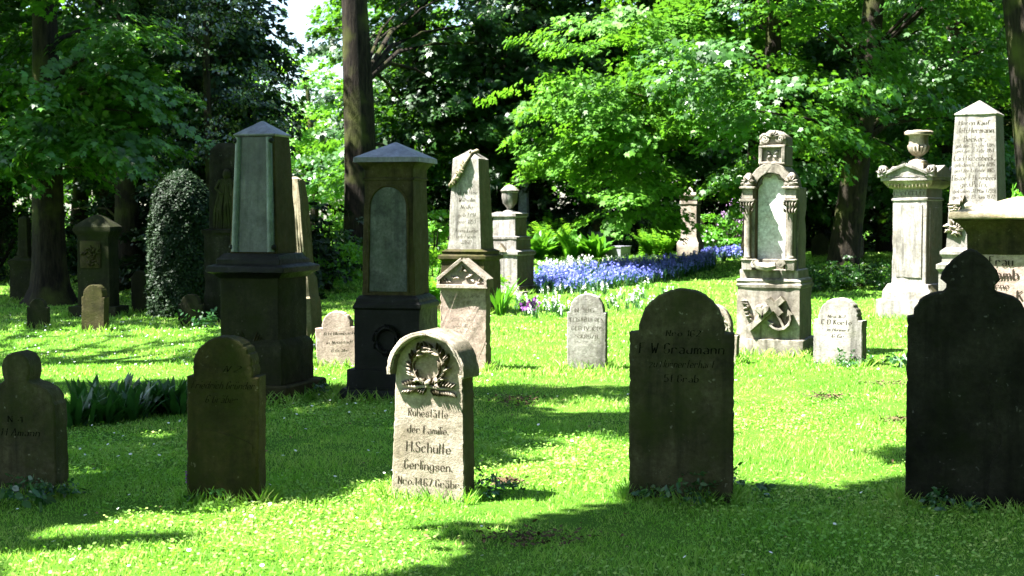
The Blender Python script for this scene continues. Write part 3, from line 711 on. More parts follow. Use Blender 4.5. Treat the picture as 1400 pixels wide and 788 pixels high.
# ---- tall pale obelisk behind the tomb
Y0 = 22.6
Ob = thing('tall_obelisk', 'tall pale obelisk covered with lettering and a green stained flank', 'monument', (gx(1335, Y0), Y0, 0), -29); foot(Ob, 1.1, 1.1)
oz = lambda py: at(1335, py, Y0 - .25).z
mb = MB(); mb.box(1.15, 1.15, -.1, .3); mb.loft([(.98, .98, .29), (.98, .98, oz(372)), (1.05, 1.05, oz(368)), (1.05, 1.05, oz(362)), (.9, .9, oz(359)), (.9, .9, oz(352)), (.96, .96, oz(348)), (.96, .96, oz(344)), (.82, .82, oz(339)), (.7, .7, oz(338))]); mb.build('pedestal', M['grey'], Ob)
z0, z1 = oz(339), oz(158)
mb = MB(); mb.loft([(.80, .80, z0), (.62, .62, z1), (.65, .65, z1 + .015), (.65, .65, z1 + .03), (.02, .02, oz(136))]); mb.build('shaft', M['grey'], Ob)
yo = lambda z: -(.80 + (.62 - .80) * (z - z0) / (z1 - z0)) / 2
inscription(Ob, [(t, 0, oz(py), c, w_, .15) for t, py, c, w_ in (('Herrn Kauf-', 171, .07, .5), ('Joh.Hermann', 182, .085, .54), ('Becker,', 194, .09, .33), ('geb.den 3 Decbr 1785', 202, .06, .58), ('gest.den 28 Febr 1854', 209, .06, .58),
    ('Carl Hüsenbeck,', 220, .085, .62), ('geb.den 16 Juni 1795', 228, .06, .6), ('gest.den 15 Novbr 1865', 236, .06, .6), ('Elisabeth Hüsenbeck', 247, .085, .67), ('geb.Petri,', 256, .09, .4), ('geb.den 31 Mai 1799', 264, .06, .63), ('gest.den 23 Juni 1872', 272, .06, .63))] +
    [('--', 0, oz(213), .05, .2, 0), ('--', 0, oz(240), .05, .2, 0), ('--', 0, oz(276), .05, .2, 0)], M['ink'], yo, pen=1.1)
ga = MB()
for (cx, cz, n_, rr_) in ((-.20, oz(283), 16, .16), (-.27, oz(313), 22, .13)):
    for j in range(n_): ga.petal(cx + random.uniform(-.06, .06), cz + random.uniform(-.06, .06), random.uniform(0, 6.28), rr_, .07, .09, yo(cz) + .005)
ga.tube([(-.12 + .05 * j, yo(oz(283)) - .03, oz(283) + .02 * math.sin(j * 1.3)) for j in range(9)], [.05, .06, .055, .05, .05, .045, .04, .03, .02], 6)
ga.build('garland', M['sand'], Ob)

# ---- big tomb at the frame's edge
Y0 = 13.3
Tb = thing('box_tomb', 'broad pink tomb under a heavy low pitched stone slab', 'monument', (gx(1412, Y0), Y0, 0), -24); foot(Tb, 1.3, .8)
tz = lambda py: at(1400, py, Y0 - .45).z
mb = MB(); mb.box(1.3, .9, -.1, .25); mb.loft([(1.12, .72, .24), (1.10, .70, tz(349)), (1.10, .70, tz(320))]); mb.build('body', M['pink'], Tb)
mb = MB(); mb.loft([(1.09, .69, tz(350)), (1.115, .715, tz(349)), (1.125, .725, tz(322)), (1.16, .76, tz(315)), (1.26, .86, tz(306)), (1.36, .96, tz(302)), (1.36, .96, tz(299))]); mb.build('cornice', M['olive'], Tb)  # dark material stands for the roof slab's shadow on this band
mb = MB(); mb.loft([(1.42, 1.02, tz(300)), (1.44, 1.04, tz(298)), (1.44, 1.04, tz(292)), (1.42, 1.02, tz(290.5)), (.35, .16, tz(269)), (.3, .12, tz(268))]); mb.build('roof_slab', M['tan'], Tb)
ti = K(545)
inscription(Tb, [('Frau', -.255, tz(365), .088, .20, 0), ('Lamb', -.235, tz(383.5), .095, .26, 0), ('geborne', -.33, tz(397), .062, .28, .1), ('Ke', -.05, tz(413), .095, .12, 0)], M['ink'], lambda z: -.357, pen=1.2)

# ---- monuments of the middle distance
Y0 = 25.3
Co = thing('draped_obelisk', 'pale obelisk with a stone garland slung over its tip behind the gabled headstone', 'monument', (gx(644, Y0), Y0, 0), -20); foot(Co, 1.0, 1.0)
cz_ = lambda py: at(644, py, Y0 - .3).z
mb = MB(); mb.box(1.05, 1.05, -.1, .15); mb.loft([(.84, .84, .14), (.82, .82, cz_(357)), (.9, .9, cz_(354)), (.9, .9, cz_(350)), (.78, .78, cz_(348)), (.78, .78, cz_(346)), (.82, .82, cz_(344)), (.66, .66, cz_(341)), (.5, .5, cz_(340.5))]); mb.build('pedestal', M['olive'], Co)
z0, z1 = cz_(341.5), cz_(217)
mb = MB(); mb.loft([(.64, .64, z0), (.49, .49, z1), (.02, .02, cz_(204))]); mb.build('shaft', M['grey2'], Co)
yc = lambda z: -(.64 + (.49 - .64) * (z - z0) / (z1 - z0)) / 2
gm = MB(); P_ = [(.12, .02, cz_(206)), (.05, -.16, cz_(211)), (.03, -.29, cz_(220)), (-.04, -.31, cz_(230)), (-.12, -.315, cz_(240)), (-.2, -.31, cz_(248)), (-.29, -.27, cz_(254)), (-.34, -.1, cz_(250))]
gm.tube(P_, [.045, .055, .055, .058, .055, .05, .04, .025], 8)
for j in range(30):
    i = random.randint(1, 5); t_ = random.random(); p = Vector(P_[i]).lerp(Vector(P_[i + 1]), t_); gm.petal(p.x, p.z, random.uniform(0, 6.28), .07, .05, .07, p.y)
gm.build('garland', M['tan'], Co)
inscription(Co, [(t, .03, cz_(py), .07, w_, .2) for t, py, w_ in (('Johann Heinr', 266, .4), ('Wilhelm', 276, .3), ('Nolle', 286, .22), ('geb 1791', 297, .32), ('gest 1853', 306, .34), ('Anna Luise', 318, .42), ('geb Lünen', 326, .36), ('1860', 334, .18))], M['ink'], yc, pen=.8)

Y0 = 30.3
Ub = thing('stepped_urn_monument', 'low stepped stone block carrying a small lichen capped urn beside the blue flowers', 'monument', (gx(697, Y0), Y0, 0), -30); foot(Ub, 1.1, 1.0)
ub = lambda py: at(697, py, Y0 - .35).z
mb = MB(); mb.box(1.25, 1.1, -.1, ub(398)); mb.box(.95, .85, ub(398.5), ub(391)); mb.loft([(.78, .72, ub(391.5)), (.78, .72, ub(350)), (.85, .8, ub(348)), (.85, .8, ub(344)), (.7, .65, ub(342))]); mb.build('pedestal', M['grey'], Ub)
mb = MB(); mb.loft([(.68, .62, ub(343)), (.68, .62, ub(328)), (.72, .66, ub(327)), (.72, .66, ub(324)), (.56, .5, ub(323)), (.55, .49, ub(298)), (.62, .56, ub(296)), (.62, .56, ub(292)), (.4, .4, ub(290))]); mb.build('upper_block', M['grey'], Ub)
mb = MB(); mb.prism([(.16, ub(345)), (0, ub(333)), (-.16, ub(345))], -.42, -.3, b=.01); mb.build('small_gable', M['sand'], Ub)
mb = MB(); zu = ub(291); mb.lathe([(.14, zu - .01), (.14, zu + .03), (.06, zu + .06), (.06, zu + .1), (.15, zu + .2), (.175, zu + .34), (.17, zu + .42), (.19, zu + .44), (.2, zu + .47), (.12, zu + .55), (.04, zu + .59)], 0, 0, 16); mb.build('urn', M['grey'], Ub)

Y0 = 39.4
Sl = thing('slender_column', 'sunlit slender pillar with a capped top rising from the blue flowers beside the rhododendron', 'monument', (gx(943.5, Y0), Y0, 0), -22); foot(Sl, .7, .7)
sz_ = lambda py: at(943, py, Y0 - .3).z
mb = MB(); mb.loft([(.62, .6, -.1), (.62, .6, sz_(333)), (.55, .53, sz_(330)), (.48, .46, sz_(325)), (.46, .45, sz_(324)), (.45, .44, sz_(280)), (.5, .49, sz_(279)), (.5, .49, sz_(275)), (.47, .46, sz_(274)), (.5, .5, sz_(270)), (.56, .56, sz_(268)), (.56, .56, sz_(266)), (.2, .2, sz_(263)), (.12, .12, sz_(258)), (.02, .02, sz_(255))]); mb.build('pillar', M['sand'], Sl)

Y0 = 44
Gc = thing('grey_column', 'slim grey marble shaft on a low base in the dark gap between the trees', 'monument', (gx(716, Y0), Y0, 0), -20)
mb = MB(); q = lambda py: at(716, py, Y0).z
mb.loft([(.55, .55, -.1), (.5, .5, q(322)), (.62, .62, q(321)), (.62, .62, q(318)), (.34, .34, q(316)), (.3, .3, q(312)), (.2, .2, q(225)), (.02, .02, q(220))]); mb.build('column', M['lead'], Gc)
Y0 = 43
Bc = thing('broken_column', 'brown tapering column on a grey pedestal behind the drooping branch', 'monument', (gx(819, Y0), Y0, 0), -25)
q = lambda py: at(819, py, Y0).z
mb = MB(); mb.loft([(.62, .62, -.1), (.58, .58, q(318)), (.5, .5, q(316))]); mb.build('pedestal', M['lead'], Bc)
mb = MB(); mb.lathe([(.30, q(317)), (.30, q(311)), (.24, q(306)), (.21, q(303)), (.14, q(255)), (.17, q(253)), (.17, q(246)), (.05, q(244))], 0, 0, 14); mb.build('column', M['olive'], Bc)
Y0 = 40.5
Tr = thing('stone_trough', 'pale lilac grey flower trough standing in the ferns', 'planter', (gx(844, Y0), Y0, 0), -35)
q = lambda py: at(844, py, Y0).z
mb = MB(); mb.loft([(.45, .45, .2), (.56, .56, q(339)), (.60, .60, q(338)), (.60, .60, q(336.5)), (.50, .50, q(336.4)), (.48, .48, q(339))]); mb.build('trough', M['lead'], Tr)

# ---- shaded monuments on the far side of the lawn
Y0 = 28.2
Dk = thing('shaded_obelisk', 'black silhouette of a short obelisk on a pedestal under the trees', 'monument', (gx(35, Y0), Y0, 0), -6); foot(Dk, .6, .6)
q = lambda py: at(35, py, Y0).z
mb = MB(); mb.loft([(.46, .46, -.1), (.44, .44, q(364)), (.5, .5, q(360)), (.52, .52, q(356)), (.3, .3, q(352)), (.3, .3, q(350))]); mb.build('pedestal', M['dark'], Dk)
mb = MB(); mb.loft([(.21, .21, q(352)), (.18, .18, q(299)), (.02, .02, q(295))]); mb.build('shaft', M['dark'], Dk)
Y0 = 24.2
Ps = thing('portrait_stele', 'broad shaded stele with a carved panel and a capped top', 'monument', (gx(135, Y0), Y0, 0), -7); foot(Ps, .9, .5)
q = lambda py: at(133, py, Y0).z
mb = MB(); mb.box(.84, .6, -.1, q(418)); mb.loft([(.58, .44, q(419)), (.55, .42, q(324)), (.6, .47, q(320)), (.66, .52, q(316)), (.66, .52, q(310)), (.5, .4, q(305)), (.2, .16, q(296)), (.1, .1, q(294))]); mb.build('body', M['dark'], Ps)
rl = MB(); rl.box(.36, .03, q(366), q(329), -.04, -.225)
for j in range(24): rl.petal(-.04 + random.uniform(-.1, .1), q(347) + random.uniform(-.15, .15), random.uniform(0, 6.28), .11, .06, .05, -.235)
rl.build('relief_panel', M['olive'], Ps)
Y0 = 22.5
Fs = thing('figure_stele', 'dark stele with a draped figure relief standing behind the bronze plated obelisk', 'monument', (gx(318, Y0), Y0, 0), -8); foot(Fs, .8, .6)
q = lambda py: at(312, py, Y0).z
mb = MB(); mb.loft([(.75, .6, -.1), (.72, .55, q(322)), (.8, .62, q(318)), (.8, .62, q(314)), (.6, .42, q(313)), (.58, .4, q(205)), (.3, .3, q(196))]); mb.build('body', M['soot'], Fs)
fg = MB()
for j in range(11):
    x = -.22 + .042 * j; fg.tube([(x, -.2, q(313)), (x * .85 + random.uniform(-.02, .02), -.235, q(285)), (x * .5 + random.uniform(-.02, .02), -.24, q(262)), (x * .35, -.225, q(245))], [.03, .032, .026, .02], 6)
fg.lathe([(.02, q(246)), (.055, q(244)), (.07, q(240)), (.06, q(235)), (.02, q(232))], 0, -.22, 10)
fg.tube([(-.1, -.22, q(247)), (-.17, -.24, q(258)), (-.06, -.27, q(266))], [.035, .03, .022], 6); fg.tube([(.1, -.22, q(247)), (.17, -.24, q(260)), (.08, -.27, q(268))], [.035, .03, .022], 6)
fg.build('figure_relief', M['dark'], Fs)
Y0 = 19.6
Dc = thing('draped_column', 'yellowish weathered pillar hung with stone drapery beside the bronze plated obelisk', 'monument', (gx(412, Y0), Y0, 0), -18, None, (0, -2.2)); foot(Dc, .5, .5)
q = lambda py: at(412, py, Y0).z
mb = MB(); mb.loft([(.50, .46, -.1), (.48, .44, q(408)), (.44, .4, q(405)), (.40, .38, q(380)), (.3, .3, q(370))], ch=.05); mb.build('pedestal', M['tan'], Dc)
mb = MB(); mb.loft([(.37, .34, q(378)), (.34, .32, q(350)), (.28, .26, q(280)), (.22, .22, q(252)), (.16, .18, q(245)), (.05, .08, q(242))], ch=.06); mb.build('shaft', M['tan'], Dc)
dp = MB()
for j in range(10):
    x = -.15 + .033 * j; dp.tube([(x * .6, -.10, q(246)), (x * .8 + .01, -.14, q(270)), (x, -.16, q(310)), (x * 1.15, -.165, q(350 + random.uniform(-10, 18)))], [.024, .028, .026, .02], 6)
for j in range(5):
    y = -.1 + .05 * j; dp.tube([(.10, y * .6, q(247)), (.125, y * .8, q(275)), (.14, y, q(310)), (.16, y, q(352))], [.024, .026, .026, .02], 6)
dp.build('drapery', M['tan'], Dc)
# ------------------------------------------------------------------ leaf clouds
MAPLE = np.array([(0, 0, 0), (.2, .06, -.03), (.52, .14, -.12), (.34, .34, -.04), (.5, .66, -.14), (.2, .6, -.05), (0, 1, -.2), (-.2, .6, -.05), (-.5, .66, -.14), (-.34, .34, -.04), (-.52, .14, -.12), (-.2, .06, -.03)])
OVAL = np.array([(0, 0, 0), (.26, .3, -.05), (.22, .65, -.06), (0, 1, -.12), (-.22, .65, -.06), (-.26, .3, -.05)])
DIAM = np.array([(0, 0, 0), (.3, .45, -.03), (0, 1, -.08), (-.3, .45, -.03)])
BLADE = np.array([(-.5, 0, 0), (.5, 0, 0), (.3, .6, 0), (0, 1, 0), (-.3, .6, 0)])

def unit(a): return a / np.maximum(np.linalg.norm(a, axis=1, keepdims=True), 1e-9)

def cloud_mesh(name, C_, N_, D_, S_, tmpl, wid=1.0):
    """one leaf face per row: centre, normal, direction, size"""
    N_ = unit(N_); X = unit(np.cross(D_, N_)); Yv = np.cross(N_, X)
    k = len(tmpl); n = len(C_); S_ = S_.reshape(-1, 1, 1); T = tmpl[None]
    V = C_[:, None] + (X[:, None] * T[..., 0:1] * wid + Yv[:, None] * T[..., 1:2] + N_[:, None] * T[..., 2:3]) * S_
    return poly_mesh(name, V.reshape(-1, 3), n, k)

def poly_mesh(name, V, n, k):
    me = bpy.data.meshes.new(name)
    me.vertices.add(n * k); me.vertices.foreach_set('co', V.astype(np.float32).ravel())
    me.loops.add(n * k); me.loops.foreach_set('vertex_index', np.arange(n * k, dtype=np.int32))
    me.polygons.add(n); me.polygons.foreach_set('loop_start', np.arange(n, dtype=np.int32) * k)
    try: me.polygons.foreach_set('loop_total', np.full(n, k, dtype=np.int32))
    except Exception: pass
    me.update(calc_edges=True); return me

def sprays(rng, pos, dirs, L, W, per, size, droop=.25, tilt=.55, up=1.0, out=.62):
    """flat drooping fans of leaves, one fan per row of pos"""
    n = len(pos); d = dirs.copy(); d[:, 2] *= .3; d = unit(d)
    e = unit(np.cross(d, np.tile([0, 0, 1.0], (n, 1))))
    i = np.repeat(np.arange(n), per); m = len(i)
    Ls = (L * rng.uniform(.65, 1.3, n))[i]; f = rng.random(m) ** .75
    a = f * Ls; b = rng.normal(0, .42, m) * W * (1.05 - .6 * f); c = rng.normal(0, .09, m) * W - droop * f ** 2 * Ls
    C_ = pos[i] + d[i] * a[:, None] + e[i] * b[:, None]; C_[:, 2] += c
    tl = rng.normal(0, .35, (n, 3))[i]
    N_ = np.tile([0, 0, up], (m, 1)) + d[i] * out + tl * .8 + rng.normal(0, tilt, (m, 3))
    D_ = d[i] + e[i] * (b / W)[:, None] * 1.2 + rng.normal(0, .4, (m, 3)); D_[:, 2] -= .35
    return C_, N_, D_, size * rng.uniform(.45, 1.25, m)

def shell(rng, n, r, zlo=-1.0, inner=.5):
    """points through the outer part of an ellipsoid"""
    out = []; m = max(5, int(n / 5))
    while len(out) < m:
        p = rng.normal(size=3); p /= np.linalg.norm(p)
        if p[2] < zlo: continue
        out.append(p * rng.uniform(inner, 1) ** .6)
    p = np.array(out) * np.array(r)
    q = p[rng.integers(0, m, n)]; s_ = min(.55, .27 * float(np.mean(r)))
    return q + rng.normal(0, 1, (n, 3)) * np.array([s_, s_, s_ * .55])

def trunk_mesh(name, H, r, lean=(0, 0), limbs=(), flare=1.7, seed=0, wob=.12):
    rg = random.Random(seed); mb = MB(); n = 12
    zs = [-.15, 0, .12, .35, .8] + [H * j / n for j in range(2, n + 1) if H * j / n > 1.2]
    px = rg.uniform(-wob, wob); py = rg.uniform(-wob, wob)
    def cen(z): f = z / H; return Vector((lean[0] * f + px * math.sin(f * 5 + seed), lean[1] * f + py * math.sin(f * 4 + seed * 2), z))
    def rad(z): return r * (1 - .55 * max(0, z) / H) * (1 + (flare - 1) * math.exp(-max(z, 0) / .28))
    V, F = [], []; k = 18; ph = [rg.uniform(0, 6.28) for _ in range(4)]
    for z in zs:
        c = cen(z)
        for j in range(k):
            a = 2 * math.pi * j / k
            rr = rad(z) * (1 + .05 * math.sin(a * 3 + ph[0]) + .04 * math.sin(a * 5 + ph[1] + z) + (.16 * math.exp(-max(z, 0) / .3)) * math.sin(a * 5 + ph[2]))
            V.append((c.x + rr * math.cos(a), c.y + rr * math.sin(a), z))
    for i in range(len(zs) - 1):
        for j in range(k): F.append((i * k + j, i * k + (j + 1) % k, (i + 1) * k + (j + 1) % k, (i + 1) * k + j))
    mb.add(V, F)
    for (z, end, r0) in limbs:
        z = min(z, H * .97); a = cen(z); b = Vector(end); mid = a.lerp(b, .5) + Vector((0, 0, .06 * (b - a).length)); 
        mb.tube([a, a.lerp(mid, .5) + Vector((0, 0, .04 * (b - a).length)), mid, b.lerp(mid, .4) + Vector((rg.uniform(-.1, .1), rg.uniform(-.1, .1), 0)), b], [r0, r0 * .75, r0 * .5, r0 * .3, r0 * .1], 5)
    me = bpy.data.meshes.new(name); me.from_pydata(mb.v, [], mb.f); me.shade_smooth(); me.update(); me.materials.append(M['bark']); return me

def crown_from(rng, parts, per, size, L, W, tmpl, name, droop=.25, tilt=.5):
    """parts: (centre, radii, number of sprays, zlo); returns crown mesh and the spray roots"""
    P, Dr = [], []
    for (c, r, n, zlo) in parts:
        p = shell(rng, n, r, zlo); P.append(p + np.array(c)); q = p / np.array(r); q = q + rng.normal(0, .25, q.shape); Dr.append(q)
    P = np.concatenate(P); Dr = np.concatenate(Dr); Dr[:, 2] = np.clip(Dr[:, 2], -.4, .5); Dr[:, :2] += 1e-3
    C_, N_, D_, S_ = sprays(rng, P, unit(Dr), L, W, per, size, droop, tilt * .8)
    return cloud_mesh(name, C_, N_, D_, S_, tmpl), P

def limbs_for(rng, P, H, n, r0):
    ids = rng.choice(len(P), min(n, len(P)), replace=False); out = []
    for i in ids:
        p = P[i]; h = math.hypot(p[0], p[1]); z = max(.35 * H if p[2] > .3 * H else p[2] * .8, p[2] - .55 * h)
        out.append((min(z, .95 * H), tuple(p), r0 * float(rng.uniform(.35, 1))))
    return out

TREES = 'trees round the lawn'
def tree(name, label, loc, trunk, crown, mat, rz=0.0, group=TREES, scale=1.0, lift=False):
    o = thing(name, label, 'tree', (loc[0], loc[1], TZ(loc[1]) if lift else 0), rz, group)
    t = bpy.data.objects.new('trunk', trunk); COL.objects.link(t); t.parent = o
    c = bpy.data.objects.new('crown', crown); COL.objects.link(c); c.parent = o
    if mat is not None and not crown.materials: crown.materials.append(mat)
    o.scale = (scale,) * 3
    return o

def make_tree(name, label, px, Y, H, r, parts, mat, per=92, size=.145, L=1.25, W=.8, lean=(0, 0), seed=1, tmpl=MAPLE, nl=26, droop=.25, group=TREES, flare=1.7, tilt=.5, loc=None):
    rg = np.random.default_rng(seed)
    cr, P = crown_from(rg, parts, per, size, L, W, tmpl, 'crown', droop, tilt)
    tk = trunk_mesh('trunk', H, r, lean, limbs_for(rg, P, H, nl, r * .3), flare, seed)
    return tree(name, label, loc or (gx(px, Y), Y, 0), tk, cr, M[mat], 0, group)

def rel(px, py, px0, Y, dY=0):          # point over pixel (px,py) at distance Y+dY, relative to a trunk standing at px0,Y
    p = at(px, py, Y + dY); return (p.x - gx(px0, Y), dY, p.z)

# tall straight tree behind the roofed pillar
Y = 36
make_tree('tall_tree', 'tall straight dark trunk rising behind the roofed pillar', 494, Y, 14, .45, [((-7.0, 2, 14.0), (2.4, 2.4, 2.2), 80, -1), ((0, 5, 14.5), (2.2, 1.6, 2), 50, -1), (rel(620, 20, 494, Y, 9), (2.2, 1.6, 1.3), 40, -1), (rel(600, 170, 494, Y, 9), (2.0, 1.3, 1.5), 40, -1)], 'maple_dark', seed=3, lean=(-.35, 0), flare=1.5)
# mossy leaning tree on the right, low leafy boughs
Y = 32
make_tree('mossy_maple', 'mossy leaning trunk with leafy low boughs near the lone pale headstone', 1150, Y, 9.5, .36, [
    (rel(1045, 98, 1150, Y, -1.5), (2.4, 1.6, 1.5), 90, -1), (rel(1295, 40, 1150, Y, .8), (1.7, 1.6, 1.2), 36, -1), (rel(1068, 205, 1150, Y, .9), (1.1, .7, .7), 30, -1),
    (rel(1280, 185, 1150, Y, 2.0), (1.3, 1.0, 1.0), 36, -1), ((1.8, 0, 8.6), (4.4, 4.2, 2.2), 230, -1)], 'maple_mid', seed=5, lean=(.95, 0), L=1.15, W=.8)
# big bright maple in the middle right
Y = 36
make_tree('bright_maple', 'bright sunlit maple whose bough droops over the blue flowers', 1050, Y, 10, .30, [
    (rel(860, 100, 1050, Y, -1.0), (2.2, 1.6, 1.3), 100, -1), (rel(822, 185, 1050, Y, -.8), (1.3, 1.0, .8), 48, -1), (rel(893, 195, 1050, Y, -1.6), (1.1, .8, .7), 36, -1), (rel(868, 272, 1050, Y, -2.0), (.6, .5, .5), 22, -1),
    (rel(970, 90, 1050, Y, .5), (1.7, 1.4, 1.1), 60, -1), (rel(780, 240, 1050, Y, 1.5), (1.0, .9, .6), 26, -1), ((.8, -.5, 8.4), (3.6, 3, 2.2), 110, -1)], 'maple', seed=8, L=1.1, W=.75)
# big trunk at the frame's edge
Y = 27
make_tree('edge_tree', 'thick dark trunk at the picture edge behind the tall pale obelisk', 1450, Y, 13, .58, [((.5, 1.5, 10.5), (4.2, 4, 2.8), 120, -1), ((-4.2, -1.3, 11.0), (2.6, 2.6, 2.2), 110, -1)], 'maple_dark', seed=9, lean=(-1.7, 0), flare=1.4)  # second crown part added out of view to shade the trunk
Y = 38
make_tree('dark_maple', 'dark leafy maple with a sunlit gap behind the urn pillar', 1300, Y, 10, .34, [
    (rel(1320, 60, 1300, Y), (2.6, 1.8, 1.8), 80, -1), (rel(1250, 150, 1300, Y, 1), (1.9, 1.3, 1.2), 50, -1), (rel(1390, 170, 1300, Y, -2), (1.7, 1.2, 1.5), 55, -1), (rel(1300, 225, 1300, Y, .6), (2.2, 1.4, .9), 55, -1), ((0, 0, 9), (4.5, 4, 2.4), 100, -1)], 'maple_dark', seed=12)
Y = 46
make_tree('far_maple', 'far trunk in shade between the mossy trunk and the urn pillar', 1214, Y, 11, .30, [(rel(1180, 120, 1214, Y), (3.5, 2, 2.6), 110, -1), (rel(1090, 240, 1214, Y), (2.6, 1.5, 1.2), 50, -1), ((0, 0, 9.5), (4, 4, 2.5), 90, -1)], 'maple_dark', seed=14, size=.2)
# left side trees
Y = 27.5
make_tree('layered_maple', 'leafy maple with layered low fronds over the shaded lawn', 68, Y, 10, .33, [
    (rel(60, 70, 68, Y, -1.5), (1.7, 1.2, 1.0), 52, -1), (rel(150, 120, 68, Y, -1.8), (1.1, .9, .8), 34, -1), (rel(20, 170, 68, Y, -1.0), (1.2, 1.0, .8), 34, -1), (rel(110, 215, 68, Y, -1.2), (1.0, .8, .5), 22, -1), (rel(190, 60, 68, Y, .2), (1.0, .9, .8), 24, -1), ((-.6, 0, 8.9), (3.2, 3.4, 1.9), 130, -1)], 'maple_mid', seed=17, per=64, L=1.1, W=.55, droop=.35, tilt=.35)
Y = 31
make_tree('shaded_tree', 'black trunk in deep shade between the portrait stele and the clipped yew', 172, Y, 11, .28, [(rel(190, 110, 172, Y, 1.5), (2.6, 1.8, 2.0), 100, -1), (rel(90, 240, 172, Y, 3), (2.0, 1.2, .8), 30, -1), ((-3.2, 0, 10.6), (3.0, 3.4, 2.4), 110, -1)], 'maple_dark', seed=19)
# holly with glossy leaves
rg = np.random.default_rng(23); Y = 28.8
P = np.concatenate([shell(rg, 150, (.85, .8, 3.2), inner=.6) + np.array([0, 0, 3.6]), shell(rg, 40, (.9, .8, 1.2), inner=.5) + np.array([.1, 0, 6.0])])
Dr = P - np.array([0, 0, 3.0]); Dr[:, 2] *= .2
C_, N_, D_, S_ = sprays(rg, P, unit(Dr), .5, .4, 60, .085, .3, .7, .5, .8)
tree('holly_tree', 'slim holly with pale glossy leaves behind the bronze plated obelisk', (gx(288, Y), Y, 0), trunk_mesh('trunk', 6.5, .12, seed=4, limbs=limbs_for(rg, P, 6.5, 20, .04)), cloud_mesh('crown', C_, N_, D_, S_, OVAL), M['holly'])

def conifer(seed, H, R0, n, per, size):
    rg = np.random.default_rng(seed); f = rg.random(n) ** .8; z = .5 + f * (H - .6); rad = R0 * (1 - f) ** .8 + .12
    a = rg.uniform(0, 2 * math.pi, n); d = np.stack([np.cos(a), np.sin(a), np.full(n, -.25)], 1)
    s_ = rg.uniform(.25, .7, n); P = np.stack([np.cos(a) * rad * s_, np.sin(a) * rad * s_, z], 1)
    C_, N_, D_, S_ = sprays(rg, P, unit(d), R0 * .45, R0 * .28, per, size, .35, .5, .8, .4)
    return cloud_mesh('crown', C_, N_, D_, S_, DIAM), P
for (label, px, Y, H, R0, sd) in (('broad black conifer rising behind the bronze plated obelisk', 300, 31.5, 10.5, 2.0, 31), ('dark conifer with a ragged outline left of the bronze plated obelisk', 225, 34, 9.3, 2.1, 33)):
    cr, P = conifer(sd, H, R0, 420, 60, .17)
    tree('conifer', label, (gx(px, Y), Y, 0), trunk_mesh('trunk', H * .95, .2, seed=sd, limbs=limbs_for(np.random.default_rng(1), P, H, 40, .05)), cr, M['conifer'], group='conifers behind the shaded obelisk')

# background trees: three crowns shared by copies
protos = []
for sd, mat in ((41, 'maple_dark'), (42, 'maple_mid'), (43, 'maple_light'), (44, 'maple_dark')):
    rg = np.random.default_rng(sd)
    cr, P = crown_from(rg, [((0, 0, 6.8), (3.4, 3.2, 3.4), 150, -1), ((.6, -.8, 3.6), (2.9, 2.2, 1.5), 80, -1), ((-1.6, 0, 4.6), (2.2, 2.2, 1.6), 60, -1)], 60, .2, 1.3, .85, MAPLE, 'crown')
    cr.materials.append(M[mat]); protos.append((trunk_mesh('trunk', 9, .26, (rg.uniform(-.5, .5), 0), limbs_for(rg, P, 9, 26, .09), seed=sd), cr))
bgl = [('dark leafed tree filling the gap right of the tall straight trunk', 655, 46, 0, 1.05), ('deep shaded tree behind the draped obelisk', 690, 46, 3, 1.05), ('pale green sunlit tree far beyond the gap of sky', 432, 66, 2, .84), 
       ('mid green tree glimpsed between the tall trunk and the draped obelisk', 585, 58, 1, 1.1), ('shaded tree far behind the slim grey column', 735, 56, 0, 1.2), ('leafy tree behind the broken column', 800, 50, 1, 1.1),
       ('dark tree behind the bright drooping maple', 880, 49, 3, 1.2), ('dense tree behind the slender pillar', 1022, 52, 0, 1.2), ('dense shaded tree behind the gothic pillar', 1045, 50, 1, 1.1), ('far dark tree beyond the lone mossy trunk', 1130, 56, 3, 1.2),
       ('dark tree far behind the urn pillar', 1235, 54, 0, 1.2), ('dark tree beyond the tall pale obelisk', 1340, 50, 1, 1.15), ('dense tree beyond the box tomb', 1440, 44, 3, 1.15),
       ('far dark tree above the black obelisk silhouette', 10, 42, 0, 1.1), ('far leafy tree behind the portrait stele', 110, 46, 1, 1.1), ('far dark tree behind the clipped yew', 150, 44, 3, 1.15), ('dark tree behind the broad conifer', 170, 48, 0, 1.1), ('shaded tree outside the lawn edge', -70, 36, 3, 1.1)]
for i, (label, px, Y, pi_, sc_) in enumerate(bgl):
    t_, c_ = protos[pi_]
    tree(('dark_tree', 'green_tree', 'pale_tree', 'shaded_tree')[pi_], label, (gx(px, Y), Y, 0), t_, c_, None, i * 77.0, 'woodland trees behind the graves', sc_, True)
hi = []  # high crowns added above the view to shade the background foliage
for sd in (51, 52):
    rg = np.random.default_rng(sd)
    cr, P = crown_from(rg, [((0, 0, 12.2), (4.0, 3.4, 2.6), 170, -1)], 56, .22, 1.3, .9, MAPLE, 'crown')
    cr.materials.append(M['maple_dark']); hi.append((trunk_mesh('trunk', 13.5, .3, (0, 0), limbs_for(rg, P, 13.5, 30, .1), seed=sd), cr))
for i, (label, x, y) in enumerate((('tall high crowned tree standing among the dark trees behind the roofed pillar', -3.0, 46), ('tall high crowned tree at the far corner of the shaded lawn', -13.2, 27.5), ('tall high crowned tree deep in the shade past the black obelisk', -15.5, 33),
        ('tall high crowned tree behind the lone pale headstone', 6.75, 39.5), ('tall high crowned tree far behind the gothic pillar', 8.6, 47), ('tall high crowned tree behind the wide conifer', -14.0, 38), ('tall high crowned tree behind the drooping bright maple', 0.6, 48))):
    tree('tall_shaded_tree', label, (x, y, 0), hi[i % 2][0], hi[i % 2][1], None, i * 61.0, 'woodland trees behind the graves')
